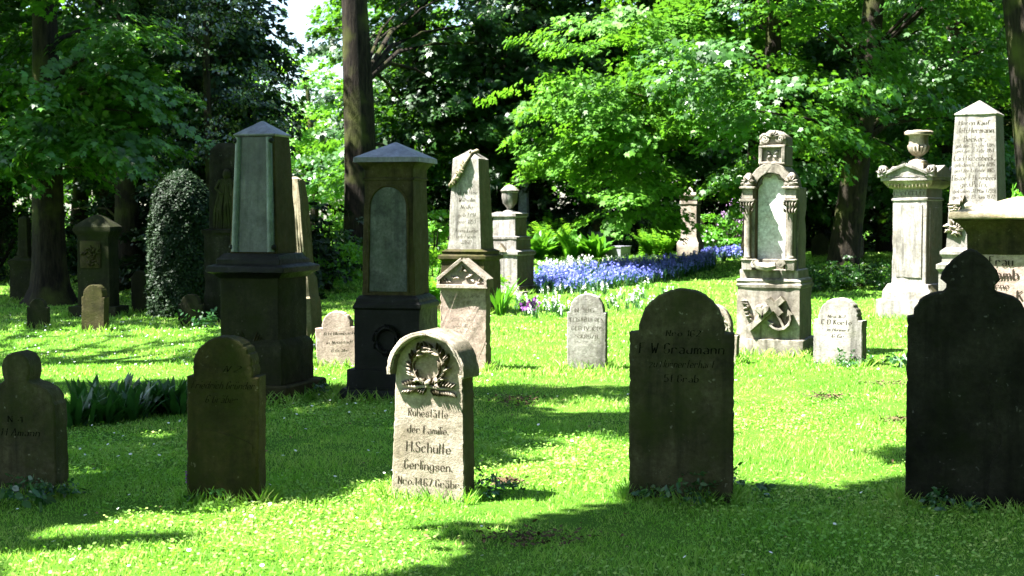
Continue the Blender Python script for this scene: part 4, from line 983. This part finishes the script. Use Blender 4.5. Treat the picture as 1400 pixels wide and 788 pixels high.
# far edge of the wood: one leafy mass
rg = np.random.default_rng(50); n = 1900
ang = rg.uniform(-.62, .62, n); dd = rg.uniform(70, 84, n); zz = rg.uniform(.2, 1, n) ** 1.0 * (9.0 + 3 * np.sin(ang * 23))
pxx = 700 + FX * np.tan(ang); gap = (np.abs(pxx - 398) < 26) & (zz > 8)
P = np.stack([np.sin(ang) * dd, np.cos(ang) * dd, zz], 1)[~gap]; a = rg.uniform(0, 6.28, len(P))
C_, N_, D_, S_ = sprays(rg, P, np.stack([np.cos(a), np.sin(a), 0 * a], 1), 2.2, 1.6, 34, .38, .3, .5)
tag(link_mesh('far_woodland', cloud_mesh('far_woodland', C_, N_, D_, S_, OVAL), M['maple_dark']), 'continuous dark leafy edge of the wood far behind everything', 'woodland', kind='stuff')

# ------------------------------------------------------------------ shrubs
def bush_mesh(seed, r, n, per, size, L, tmpl, mat, tilt=.55, zlo=-.3, up=.8):
    rg = np.random.default_rng(seed); P = shell(rg, n, r, zlo, .35); P[:, 2] += r[2] * .35; P[:, 2] = np.maximum(P[:, 2], .06)
    d = P.copy(); d[:, 2] *= .5
    C_, N_, D_, S_ = sprays(rg, P, unit(d), L, L * .7, per, size, .3, tilt, up, .5); C_[:, 2] = np.maximum(C_[:, 2], .02)
    me = cloud_mesh('foliage', C_, N_, D_, S_, tmpl); me.materials.append(M[mat]); return me
def stem_mesh(seed, r, n=9):
    rg = random.Random(seed); mb = MB()
    for j in range(n):
        a = rg.uniform(0, 6.28); mb.tube([(0.04 * math.cos(a), .04 * math.sin(a), -.05), (.3 * r[0] * math.cos(a), .3 * r[1] * math.sin(a), r[2] * .5), (.6 * r[0] * math.cos(a), .6 * r[1] * math.sin(a), r[2] * 1.0)], [.03, .022, .008], 5)
    me = bpy.data.meshes.new('stems'); me.from_pydata(mb.v, [], mb.f); me.materials.append(M['bark']); return me
def shrub(name, label, px, Y, fol, stem, rz=0, sc=1.0, group='shrubs and bushes under the trees'):
    o = thing(name, label, 'shrub', (gx(px, Y), Y, TZ(Y)), rz, group); o.scale = (sc,) * 3
    for nm, me in (('foliage', fol), ('stems', stem)):
        c = bpy.data.objects.new(nm, me); COL.objects.link(c); c.parent = o
    return o
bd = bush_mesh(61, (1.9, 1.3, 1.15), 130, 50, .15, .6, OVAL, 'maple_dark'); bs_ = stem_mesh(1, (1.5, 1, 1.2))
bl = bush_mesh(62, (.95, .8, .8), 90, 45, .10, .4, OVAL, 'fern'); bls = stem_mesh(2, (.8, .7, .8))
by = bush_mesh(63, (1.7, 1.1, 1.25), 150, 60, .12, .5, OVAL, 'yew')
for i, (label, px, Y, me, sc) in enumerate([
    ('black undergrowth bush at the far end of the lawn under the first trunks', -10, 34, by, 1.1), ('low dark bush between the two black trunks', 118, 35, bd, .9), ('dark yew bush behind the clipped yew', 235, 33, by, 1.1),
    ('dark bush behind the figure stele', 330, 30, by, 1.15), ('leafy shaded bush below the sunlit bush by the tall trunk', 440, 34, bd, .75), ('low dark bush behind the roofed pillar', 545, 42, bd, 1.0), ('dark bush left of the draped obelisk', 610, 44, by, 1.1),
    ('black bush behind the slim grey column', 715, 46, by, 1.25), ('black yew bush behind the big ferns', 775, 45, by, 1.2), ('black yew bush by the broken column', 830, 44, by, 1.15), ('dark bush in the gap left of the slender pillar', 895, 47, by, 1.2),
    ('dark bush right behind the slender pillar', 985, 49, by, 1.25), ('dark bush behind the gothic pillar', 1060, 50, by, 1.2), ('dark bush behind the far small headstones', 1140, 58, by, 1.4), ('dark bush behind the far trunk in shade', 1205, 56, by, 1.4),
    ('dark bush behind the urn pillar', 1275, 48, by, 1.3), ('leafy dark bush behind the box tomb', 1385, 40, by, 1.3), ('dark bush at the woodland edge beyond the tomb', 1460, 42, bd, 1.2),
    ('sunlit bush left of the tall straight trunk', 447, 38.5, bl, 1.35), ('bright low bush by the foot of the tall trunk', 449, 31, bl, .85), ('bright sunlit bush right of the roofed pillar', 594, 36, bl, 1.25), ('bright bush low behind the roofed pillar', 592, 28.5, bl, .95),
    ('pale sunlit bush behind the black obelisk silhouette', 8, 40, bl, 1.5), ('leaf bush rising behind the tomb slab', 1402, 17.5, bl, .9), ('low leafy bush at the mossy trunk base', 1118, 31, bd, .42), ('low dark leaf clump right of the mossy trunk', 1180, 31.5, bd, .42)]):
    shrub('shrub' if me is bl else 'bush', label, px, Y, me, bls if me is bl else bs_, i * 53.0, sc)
shrub_top = bpy.data.objects.get('shrub')
for o in list(scene.objects):
    if o.get('label') == 'leaf bush rising behind the tomb slab': o.location.z = 0; o.location.x = gx(1424, 17.5); o.scale = (.55, .55, 1.75)
# rhododendron with flowers
rh = bush_mesh(65, (.8, .8, .95), 100, 36, .13, .4, OVAL, 'hosta'); Y = 42.5
o = shrub('rhododendron', 'rhododendron bush with pale lilac flowers beside the slender pillar', 992, Y, rh, bs_, 0, 1.0)
rg = np.random.default_rng(66); P = shell(rg, 34, (1.1, .9, 1.05), -.1, .9); P[:, 2] += .4
C_ = np.repeat(P, 26, 0) + rg.normal(0, .07, (34 * 26, 3)); N_ = rg.normal(0, 1, C_.shape) + np.array([0, -.3, .8])
fm_ = cloud_mesh('blossom', C_, N_, rg.normal(0, 1, C_.shape), np.full(len(C_), .075), OVAL); link_mesh('blossom', fm_, M['lilac_petal'], o)
# clipped yew
rg = np.random.default_rng(70); n = 42000; Y = 24.3; hT = at(240, 236, Y).z; rT = 49 * Y / FX
zz = rg.random(n); f = zz
def yewr(f): return rT * (1.0 - .26 * f - .08 * (1 - f) ** 3) * np.where(f > .72, np.sqrt(np.maximum(0, 1 - ((f - .72) / .28) ** 2)) * .995 + .005, 1)
a = rg.uniform(0, 2 * math.pi, n); rr = yewr(f) * rg.uniform(.86, 1.06, n) * (1 + .045 * np.sin(a * 5 + f * 17) + .03 * np.sin(a * 9 - f * 31))
C_ = np.stack([np.cos(a) * rr, np.sin(a) * rr, .03 + f * hT], 1)
N_ = np.stack([np.cos(a), np.sin(a), .3 + f * 1.2], 1) + rg.normal(0, .6, (n, 3)); D_ = np.stack([np.cos(a), np.sin(a), np.full(n, .7)], 1) + rg.normal(0, .7, (n, 3))
o = thing('clipped_yew', 'tall round topped clipped yew column at the far side of the lawn', 'topiary', (gx(250, Y), Y, 0))
link_mesh('foliage', cloud_mesh('foliage', C_, N_, D_, np.full(n, .05) * rg.uniform(.6, 1.4, n), DIAM), M['yew'], o)
mb = MB(); mb.lathe([(float(yewr(np.array(q_)) * .86) + .01, .02 + q_ * hT * .97) for q_ in np.linspace(0, 1, 16)], 0, 0, 20); mb.build('inner_growth', M['yew'], o)

# ------------------------------------------------------------------ ferns, hostas, lilies, weeds
def fern_mesh(seed, nf, L, mat):
    rg = np.random.default_rng(seed); Cs, Ns, Ds, Ss = [], [], [], []
    for j in range(nf):
        a = rg.uniform(0, 6.28); l = L * rg.uniform(.7, 1.15); d = np.array([math.cos(a), math.sin(a), 0]); e = np.array([-d[1], d[0], 0]); out_ = rg.uniform(.35, .75)
        for k_ in range(20):
            f = (k_ + 1) / 21; p = d * (l * out_ * f ** 1.4) + np.array([0, 0, l * (f * .95 - .42 * out_ * f * f)])
            for sg in (-1, 1):
                Cs.append(p); Ds.append(e * sg + d * .35 + np.array([0, 0, -.1])); Ns.append(np.array([0, 0, 1]) + d * (-.5) + rg.normal(0, .15, 3)); Ss.append(l * .26 * (1 - .85 * f) + .03)
    me = cloud_mesh('fronds', np.array(Cs), np.array(Ns), np.array(Ds), np.array(Ss), DIAM, .6); me.materials.append(M[mat]); return me
def broad_mesh(seed, n, L, W, mat, spread=.5, base=.12):
    """upright lance shaped leaves that bend outwards"""
    rg = np.random.default_rng(seed); V = []
    for j in range(n):
        a = rg.uniform(0, 6.28); b0 = np.array([math.cos(a), math.sin(a), 0]) * base * rg.uniform(0, 1); az = a + rg.normal(0, .5); d = np.array([math.cos(az), math.sin(az), 0]); e = np.array([-d[1], d[0], 0])
        l = L * rg.uniform(.45, 1.15); s_ = spread * rg.uniform(.2, 1.7); w_ = W * rg.uniform(.7, 1.2)
        L_, R_ = [], []
        for f in (0, .25, .5, .75, 1.0):
            c = b0 + d * (l * s_ * f ** 1.8) + np.array([0, 0, l * (f - .35 * s_ * f * f)]); hw_ = w_ * .5 * (math.sin(math.pi * min(1, f * .93 + .05)) ** .8) if f < 1 else 0
            L_.append(c - e * hw_); R_.append(c + e * hw_)
        V += R_[:4] + [L_[4]] + L_[3::-1]
    me = poly_mesh('leaves', np.array(V), n, 9); me.materials.append(M[mat]); return me
def plant(name, label, cat, px, py, me, rz=0, sc=1.0, group=None, Y=None):
    p = G(px, py) if Y is None else Vector((gx(px, Y), Y, TZ(Y)))
    o = bpy.data.objects.new(name, me); COL.objects.link(o); o.location = p; o.rotation_euler = (0, 0, R(rz)); o.scale = (sc,) * 3
    return tag(o, label, cat, group)
f1 = fern_mesh(81, 26, 1.0, 'fern'); f2 = fern_mesh(82, 22, 1.0, 'fern'); h1 = broad_mesh(83, 46, .75, .2, 'hosta', .75, .25)
for i, (label, px, Y, me, sc) in enumerate([
    ('pale sunlit fern clump beside the slender pillar', 906, 40, f1, 1.15), ('smaller fern touching the foot of the slender pillar', 886, 41, f2, 1.0), ('big fern right of the stepped urn block', 732, 39.5, h1, 1.2), ('bright broad leaved clump beside the first big fern', 757, 40.5, f2, 1.25),
    ('broad leaved clump in the middle of the fern bank', 784, 40, h1, 1.25), ('tall leaved clump next to the stone trough', 814, 40, h1, 1.15), ('dark fern at the top of the fern bank', 762, 42.5, f1, 1.6), ('lush fern behind the fern bank', 722, 42, f1, 1.3),
    ('fern at the foot of the draped obelisk', 682, 24.5, broad_mesh(84, 14, .75, .12, 'hosta', .4, .1), 1.0), ('fern in front of the tall straight trunk', 470, 33, f2, .9), ('sunlit fern right of the roofed pillar', 586, 27, f1, .8), ('fern left of the sunlit bush by the tall trunk', 432, 33, f1, .85)]):
    plant('fern' if me in (f1, f2) else 'broad_leaved_plant', label, 'plant', px, 0, me, i * 61, sc, 'ferns and leafy perennials among the graves', Y)
ly = [broad_mesh(90 + j, 60, .31, .058, 'lily', .5, .16) for j in range(3)]
lp = [(102, 583, 'lily leaf clump nearest the bulbous dark headstone'), (122, 566, 'second lily leaf clump along the dark leafy row'), (143, 578, 'third lily leaf clump along the dark leafy row'), (165, 560, 'lily leaf clump standing tallest in the dark leafy row'), (178, 574, 'lily leaf clump in the middle front of the dark leafy row'),
      (203, 566, 'lily leaf clump past the middle of the dark leafy row'), (222, 563, 'lily leaf clump next to last in the dark leafy row'), (243, 566, 'lily leaf clump closest to the brown mossy headstone')]
for i, (px, py, lb) in enumerate(lp): plant('lily_clump', lb, 'plant', px, py, ly[i % 3], i * 47, 1.0 + .12 * math.sin(i * 2.3), 'row of lily leaves between two front headstones')
wd = [bush_mesh(100 + j, (.09, .08, .10), 22, 7, .036, .09, OVAL, 'lily', .6, -.2) for j in range(2)]; wl = bush_mesh(103, (.13, .1, .13), 18, 6, .07, .12, OVAL, 'lily', .6, -.2)
for i, (label, px, py, me, sc) in enumerate([
    ('broad leaved weed in front of the bulbous dark headstone', 4, 690, wl, 1.2), ('leafy weed at the foot of the bulbous dark headstone', 45, 684, wd[0], 1.1), ('small weed at the corner of the bulbous dark headstone', 74, 682, wd[1], .9),
    ('weed under the lettering of the tall shaded headstone', 925, 690, wd[0], 1.3), ('low weed right of centre below the tall shaded headstone', 958, 689, wd[1], 1.0), ('tall wispy weed at the corner of the tall shaded headstone', 1012, 676, wd[1], 1.3),
    ('weed at the sunlit wreath stone corner', 671, 678, wd[0], 1.0), ('weed at the dark side of the wreath stone', 655, 683, wl, .6), ('weed in the corner of the brown mossy headstone', 283, 690, wd[1], .8),
    ('weed before the lone pale headstone', 1165, 503, wd[0], 1.3), ('weed in front of the tallest black headstone', 1300, 698, wd[1], 1.0), ('flat leaved weed on the sunlit grass near the black headstone', 1228, 500, wl, 1.2), ('weed at the little grey headstone by the yew', 272, 450, wd[0], 2.0), ('weed growing at the obelisk foundation corner', 426, 546, wd[1], 1.2)]):
    o = thing('weed', label, 'plant', G(px, py), i * 71, 'weeds at the stones'); o.scale = (sc,) * 3
    c = bpy.data.objects.new('foliage', me); COL.objects.link(c); c.parent = o
mb = MB(); mb.tube([(0, 0, -.02), (.004, 0, .07), (0, .003, .15)], [.003, .003, .002], 5); 
for j in range(10): mb.lathe([(.002, 0), (.008, .004), (.002, .012)], 0, 0, 6); n = 18; mb.v[-n:] = [(x + .006 * math.cos(j * 2.4), y + .006 * math.sin(j * 2.4), z + .085 + .008 * j) for x, y, z in mb.v[-n:]]
o = mb.build('flower_spike', M['purple_petal']); o.location = G(256, 682); tag(o, 'thin dark purple flower spike beside the brown mossy headstone', 'flower')

# ------------------------------------------------------------------ flowers
def flower_bed(name, label, n, poly, mat, hgt, size, seed, cat, leafmat_='lily'):
    rg = np.random.default_rng(seed); pts = []
    gp = [G(*p) for p in poly]
    x0, x1 = min(p.x for p in gp), max(p.x for p in gp); y0, y1 = min(p.y for p in gp), max(p.y for p in gp)
    while len(pts) < n:
        x, y = rg.uniform(x0, x1), rg.uniform(y0, y1)
        if inside(x, y, [(p.x, p.y) for p in gp]) and math.sin(x * 2.1 + seed) * math.sin(y * 1.1) + rg.random() * 1.3 > .1: pts.append((x, y))
    P = np.array(pts); h = hgt * rg.uniform(.65, 1.15, n); nb = 9
    i = np.repeat(np.arange(n), nb); f = np.tile(np.linspace(.5, 1, nb), n)
    lean = rg.normal(0, .05, (n, 2))
    C_ = np.stack([P[i, 0] + lean[i, 0] * f + rg.normal(0, .014, len(i)), P[i, 1] + lean[i, 1] * f + rg.normal(0, .014, len(i)), h[i] * f + np.array([TZ(y_) for y_ in P[:, 1]])[i]], 1)
    N_ = rg.normal(0, 1, C_.shape); D_ = rg.normal(0, .6, C_.shape) + np.array([0, 0, -1.0])
    o = link_mesh(name, cloud_mesh(name, C_, N_, D_, np.full(len(i), size) * rg.uniform(.7, 1.2, len(i)), OVAL, 1.5), M[mat]); tag(o, label, cat, kind='stuff')
    nl = 9; i = np.repeat(np.arange(n), nl); a = rg.uniform(0, 6.28, len(i))
    C2 = np.stack([P[i, 0] + rg.normal(0, .03, len(i)), P[i, 1] + rg.normal(0, .03, len(i)), np.array([TZ(y_) for y_ in P[:, 1]])[i]], 1)
    D2 = np.stack([np.cos(a) * .6, np.sin(a) * .6, np.ones(len(i))], 1); N2 = np.stack([np.cos(a), np.sin(a), np.full(len(i), -.4)], 1)
    return C2, N2, D2, hgt * rg.uniform(.6, 1.0, len(i))
def inside(x, y, poly):
    c = False; j = len(poly) - 1
    for i in range(len(poly)):
        xi, yi = poly[i]; xj, yj = poly[j]
        if (yi > y) != (yj > y) and x < (xj - xi) * (y - yi) / (yj - yi) + xi: c = not c
        j = i
    return c
L1 = flower_bed('bluebells', 'drift of bluebells in flower across the sunlit bed', 820, [(728, 394), (742, 379), (830, 374), (900, 366), (960, 360), (985, 366), (930, 382), (860, 392), (800, 400), (735, 404)], 'bluebell', .34, .062, 111, 'bluebells')
L2 = flower_bed('white_bluebells', 'white bluebells in the front fringe of the blue drift', 65, [(668, 430), (700, 408), (760, 402), (860, 396), (930, 392), (935, 408), (880, 428), (800, 432), (690, 444)], 'white_petal', .25, .042, 112, 'white bluebells')
L3 = flower_bed('pale_bluebells', 'thin scatter of white bluebells behind the blue drift', 170, [(725, 368), (800, 362), (900, 360), (930, 364), (900, 368), (760, 374)], 'white_petal', .25, .05, 113, 'white bluebells')
L4 = flower_bed('purple_flowers', 'little purple flowers among the white bluebells', 22, [(712, 424), (732, 420), (740, 430), (718, 434)], 'purple_petal', .2, .06, 114, 'purple flowers')
L5 = flower_bed('bluebell_patch', 'small blue patch by the lone slender pillar', 160, [(960, 352), (1012, 350), (1012, 358), (965, 360)], 'bluebell', .3, .06, 115, 'bluebells')
LL = [np.concatenate(q_) for q_ in zip(L1, L2, L3, L4, L5)]
tag(link_mesh('bluebell_leaves', cloud_mesh('bluebell_leaves', LL[0], LL[1], LL[2], LL[3], BLADE * np.array([.09, 1, 1])), M['lily']), 'strappy green leaves under the bluebells', 'ground cover', kind='stuff')

# ------------------------------------------------------------------ ground
M['soil'] = leafmat('soil_crumb', (.03, .02, .012), (.12, .08, .045), trans=0, rough=.9, spec=.1)
gm_ = bpy.data.meshes.new('ground'); nn_ = 241; V, F_ = [], []
for j in range(nn_):
    for i in range(nn_): V.append(((i / (nn_ - 1) - .5) * 360, -60 + j / (nn_ - 1) * 260, TZ(-60 + j / (nn_ - 1) * 260)))
for j in range(nn_ - 1):
    for i in range(nn_ - 1): F_.append((j * nn_ + i, j * nn_ + i + 1, (j + 1) * nn_ + i + 1, (j + 1) * nn_ + i))
gm_.from_pydata(V, [], F_); tag(link_mesh('ground', gm_, M['ground']), 'lawn of the old cemetery', 'ground', kind='structure')

rg = np.random.default_rng(120); Cs, Ns, Ds, Ss, Ws = [], [], [], [], []
def blades(x, y, h, w_, lean=.45):
    n = len(x); a = rg.uniform(0, 6.28, n); l = np.abs(rg.normal(0, lean, n))
    D_ = np.stack([np.cos(a) * l, np.sin(a) * l, np.ones(n)], 1); b = rg.uniform(0, 6.28, n); N_ = np.stack([np.cos(b), np.sin(b), rg.normal(0, .3, n)], 1)
    return np.stack([x, y, np.array([TZ(q) for q in y]) - .004], 1), N_, D_, h, w_
GX = lambda yy: .36 * yy + 1.3
for (ya, yb, dens, hh, ww) in ((5.6, 8, 3600, .042, .0060), (8, 11, 2900, .042, .0068), (11, 15, 1500, .046, .0095), (15, 20, 750, .05, .014), (20, 28, 320, .06, .022), (28, 44, 90, .08, .038)):
    area = (yb - ya) * (GX(ya) + GX(yb)); n = int(area * dens); yy = rg.uniform(ya, yb, n); xx = rg.uniform(-1, 1, n) * GX(yy)
    pt = .75 + .35 * np.sin(xx * 2.3 + np.sin(yy * 1.7)) * np.sin(yy * 2.9 + np.sin(xx * 1.3)) + .25 * np.sin(xx * 9.1 + yy * 3) * np.sin(yy * 7.7)
    h = hh * rg.uniform(.45, 1.25, n) * pt
    for lst, v in zip((Cs, Ns, Ds, Ss, Ws), blades(xx, yy, h, ww * rg.uniform(.6, 1.3, n) / np.maximum(h, .01))): lst.append(v)
for (fx, fy, W_, D0, rz) in FEET:         # unmown fringe round every stone
    n = int((W_ + D0) * (900 if fy < 12 else 320)); t_ = rg.uniform(-.5, .5, n); side = rg.integers(0, 4, n); o_ = np.abs(rg.normal(0, .045, n)) + .005
    lx = np.where(side < 2, t_ * (W_ + .1), np.where(side == 2, -W_ / 2 - o_, W_ / 2 + o_)); ly_ = np.where(side == 0, -D0 / 2 - o_, np.where(side == 1, D0 / 2 + o_, t_ * (D0 + .1)))
    xx = fx + lx * math.cos(rz) - ly_ * math.sin(rz); yy = fy + lx * math.sin(rz) + ly_ * math.cos(rz)
    h = rg.uniform(.04, .12, n) * (1 if fy < 12 else 1.25); wz0 = np.full(n, .008 if fy < 12 else .014)
    for lst, v in zip((Cs, Ns, Ds, Ss, Ws), blades(xx, yy, h, wz0 / h, .5)): lst.append(v)
C_, N_, D_, S_, W_ = (np.concatenate(q_) for q_ in (Cs, Ns, Ds, Ss, Ws))
N_ = unit(N_); X = unit(np.cross(D_, N_)); Yv = unit(D_)
T = BLADE[None]; bend = unit(D_ * np.array([1, 1, 0]) + 1e-6)
V = C_[:, None] + X[:, None] * T[..., 0:1] * (W_ * S_)[:, None, None] + Yv[:, None] * T[..., 1:2] * S_[:, None, None] + bend[:, None] * (T[..., 1:2] ** 2 * .35) * S_[:, None, None]
# clover leaves near the ground
n = 60000; yy = 5.6 + (13.5 - 5.6) * rg.random(n) ** .8; xx = rg.uniform(-1, 1, n) * GX(yy); kp = np.sin(xx * 1.9 + 1) * np.sin(yy * 1.4) + rg.random(n) > .45; xx, yy = xx[kp], yy[kp]; n = len(xx)
cl = cloud_mesh('clover', np.stack([xx, yy, rg.uniform(.015, .045, n)], 1), np.stack([rg.normal(0, .4, n), rg.normal(0, .4, n), np.ones(n)], 1), rg.normal(0, 1, (n, 3)) * np.array([1, 1, .1]), rg.uniform(.014, .026, n), OVAL, 1.5)
tag(link_mesh('grass', poly_mesh('grass', V.reshape(-1, 3), len(C_), 5), M['grass']), 'short bright grass of the lawn', 'grass', kind='stuff')
tag(link_mesh('clover', cl, M['grass']), 'clover leaves among the short grass', 'clover', kind='stuff')
# bare spots with crumbs of soil and dead leaves
for i_, (px, py, rx, ry) in enumerate(((1222, 527, .16, .14), (1130, 545, .10, .10), (735, 742, .17, .10), (706, 551, .12, .2), (1228, 578, .07, .07), (690, 664, .06, .04))):
    q_ = G(px, py); n = 260; xx = q_.x + rg.normal(0, rx, n); yy = q_.y + rg.normal(0, ry, n)
    tag(link_mesh('bare_soil', cloud_mesh('bare_soil', np.stack([xx, yy, rg.uniform(.012, .05, n)], 1), np.stack([rg.normal(0, .5, n), rg.normal(0, .5, n), np.ones(n)], 1), rg.normal(0, 1, (n, 3)) * np.array([1, 1, .05]), rg.uniform(.015, .04, n), OVAL), M['soil']), ('brown bare patch beside the tallest black headstone', 'small bare patch in the sunny grass', 'dark bare patch in the near shade', 'dark worn patch in the shadow band', 'small worn spot near the tallest black headstone', 'worn spot beside the wreath headstone')[i_], 'bare soil', kind='stuff')
# daisies
P = []
for (ya, yb, n) in ((6, 9, 130), (9, 12, 170), (12, 17, 650), (17, 24, 900)):
    yy = rg.uniform(ya, yb, n); xx = rg.uniform(-1, 1, n) * GX(yy)
    kp = (xx < -.05 * yy) | (rg.random(n) < .22); P.append(np.stack([xx, yy], 1)[kp])
P = np.concatenate(P); n = len(P); hc = rg.uniform(.035, .07, n); N0 = np.stack([rg.normal(0, .3, n), rg.normal(-.1, .3, n), np.ones(n)], 1); npet = 8; i = np.repeat(np.arange(n), npet); a = np.tile(np.arange(npet) / npet * 6.283, n)
tag(link_mesh('daisies', cloud_mesh('daisies', np.stack([P[i, 0], P[i, 1], hc[i]], 1), N0[i], np.stack([np.cos(a), np.sin(a), 0 * a], 1), np.full(len(i), .0125) * np.repeat(rg.uniform(.7, 1.2, n), npet), OVAL, 1.3), M['white_petal']), 'white daisies scattered in the grass', 'daisies', kind='stuff')
# fallen twigs and bare patch crumbs
n = 260; xx = rg.uniform(-3, 4, n); yy = rg.uniform(7, 15, n)
tag(link_mesh('fallen_leaves', cloud_mesh('fallen_leaves', np.stack([xx, yy, np.full(n, .04)], 1), np.stack([rg.normal(0, .4, n), rg.normal(0, .4, n), np.ones(n)], 1), rg.normal(0, 1, (n, 3)) * np.array([1, 1, .05]), rg.uniform(.015, .035, n), OVAL), plain('dead_leaf', (.16, .10, .05), .8)), 'brown dead leaves lying in the grass', 'fallen leaves', kind='stuff')

# ------------------------------------------------------------------ tall trees beside and behind the viewer: they throw the shade on the near lawn
LIT = [[(0, 748), (130, 722), (260, 702), (372, 692), (480, 690), (500, 672), (545, 655), (650, 668), (660, 650), (760, 628), (862, 605), (862, 670), (780, 688), (700, 702), (690, 712), (600, 716), (528, 728), (545, 742), (640, 750), (560, 764), (480, 772), (430, 790), (0, 800)],
       [(663, 420), (1240, 400), (1240, 612), (1090, 616), (1090, 630), (1240, 633), (1235, 650), (1100, 662), (1005, 655), (1000, 522), (862, 522), (663, 527)],
       [(745, 566), (860, 545), (860, 562)], [(790, 604), (860, 588), (860, 598)], [(75, 510), (160, 500), (290, 500), (290, 514), (150, 520), (80, 522)], [(435, 480), (480, 480), (480, 530), (435, 530)],
       [(725, 622), (745, 617), (748, 626), (728, 628)]]
ea = Vector((SUN.y, -SUN.x, 0)).normalized(); eb = SUN.cross(ea)
def sp2(p): p = Vector(p); return (p.dot(ea), p.dot(eb))
lit2 = []
for Yg in np.arange(5.6, 21, .22):
    for Xg in np.arange(-.37 * Yg, .40 * Yg, .22):
        q_ = proj((Xg, Yg, 0))
        if q_ and any(inside(q_[0], q_[1], pl_) for pl_ in LIT): lit2.append(sp2((Xg, Yg, 0)))
def boxpts(px, Y, W, H, z0=0.0, st=.2):
    return [(gx(px, Y) + dx, Y, z) for z in np.arange(z0, H, st) for dx in np.arange(-W / 2, W / 2 + .01, st)]
for args in ((592, 8.6, .5, 1.1), (637, 15.8, .65, 1.35), (465, 16.3, .5, .7), (803, 16, .5, 1), (1051, 17.4, .9, 2.9), (1148, 16.5, .6, .9), (1390, 12.9, 1.3, 2.0), (1249, 23.5, 1, 3.3), (1335, 22.3, 1.1, 3.7, 1.4), (644, 25, .8, 3.0), (972, 16.5, .6, .8), (218, 24, .4, 2.4), (414, 19.5, .5, 2.2)):
    lit2 += [sp2(p) for p in boxpts(*args)]
lit2 = np.array(lit2)
shade = []
rg = np.random.default_rng(131)
for _ in range(6500):
    Yg = rg.uniform(5.2, 30); Xg = rg.uniform(-.42 * Yg - .6, .40 * Yg)
    q_ = proj((Xg, Yg, 0)); prob = 1.0
    if q_[0] < 300 and q_[1] < 522: prob = .10
    if q_[1] < 448: prob = .9 if q_[0] < 330 else 0
    if q_[0] > 600 and q_[1] < 530: prob = 0
    if rg.random() < prob: shade.append(Vector((Xg, Yg, 0)))
for args in ((376, 13.6, .9, 2.7), (526, 13.5, .75, 2.5), (931, 8.6, .6, 1.3), (1321, 8.4, .7, 1.55), (310, 8.7, .45, 1.0), (28, 8.9, .55, .9), (133, 24, .7, 1.8), (312, 22.5, .8, 3.0), (35, 28, .5, 1.8)):
    for _ in range(2): shade += [Vector(p) for p in boxpts(*args, st=.24)]
CLR, clumps = .30, []
for p in shade:
    a_ = np.array(sp2(p))
    if len(lit2) and np.min(np.sum((lit2 - a_) ** 2, 1)) < (CLR * 1.15) ** 2: continue
    for _ in range(6):
        h = rg.uniform(5.5, 12); c = p + SUN * (h / SUN.z); q_ = proj(c)
        if q_ is None or q_[1] < -70 or q_[0] < -90 or q_[0] > 1490: clumps.append(c); break
for i, (x, y, k_, sc_) in enumerate(((-6.5, -7, 0, 1.1), (-1.5, -9, 3, 1.2), (3.5, -7.5, 1, 1.15), (8, -5, 3, 1.15), (10, 1, 0, 1.1), (11.5, 7, 3, 1.1), (12.5, 13, 1, 1.1), (0.5, -14, 0, 1.3), (-9, -13, 3, 1.3), (9, -12, 1, 1.3), (15, 4, 3, 1.3))):  # unseen trees added beside and behind the viewer to cut skylight
    tree('surrounding_tree', 'leafy tree of the grove that surrounds the viewer', (x, y, 0), protos[k_][0], protos[k_][1], None, i * 83.0, 'trees of the grove around the viewer', sc_)
roots = [Vector((-8.2, 6.0, 0)), Vector((-9.5, 15.5, 0)), Vector((-3.6, -1.5, 0))]
lab = ['tall shade tree outside the picture beside the first row', 'tall shade tree outside the picture beside the obelisk row', 'tall shade tree standing behind the viewer']
def clear_limbs(lm, root):              # limbs that grow where the lawn below is in shade anyway
    out = []
    for z, e, r0 in lm:
        a, b = Vector((root.x + .3 * z / 10.5, root.y, z)), Vector(e) + root
        if all(np.min(np.sum((lit2 - np.array(sp2(a.lerp(b, f) + Vector((0, 0, .25 * math.sin(3.1 * f)))))) ** 2, 1)) > .09 for f in np.linspace(.04, 1, 14)): out.append((z, e, r0))
    return out
cc = np.array([tuple(c) for c in clumps]); dist = np.stack([np.hypot(cc[:, 0] - r_.x, cc[:, 1] - r_.y) for r_ in roots], 1); own = dist.argmin(1)
for i, r_ in enumerate(roots):
    P = cc[own == i] - np.array([r_.x, r_.y, 0]); per = 20; ii = np.repeat(np.arange(len(P)), per); m = len(ii)
    g_ = rg.normal(0, 1, (m, 3)); g_ = unit(g_) * (rg.random(m) ** .4)[:, None] * np.array([CLR, CLR, CLR * .6])
    C_ = P[ii] + g_; N_ = np.tile(np.array(SUN), (m, 1)) * .8 + np.array([0, 0, .4]) + rg.normal(0, .5, (m, 3))
    cr = cloud_mesh('crown', C_, N_, rg.normal(0, 1, (m, 3)), rg.uniform(.12, .19, m), MAPLE)
    tree('shade_tree', lab[i], r_, trunk_mesh('trunk', 10.5, .34, (.3, 0), clear_limbs(limbs_for(rg, P, 10.5, 90, .09), r_)[:18], seed=60 + i), cr, M['maple'], 0, 'shade trees beside the viewer')
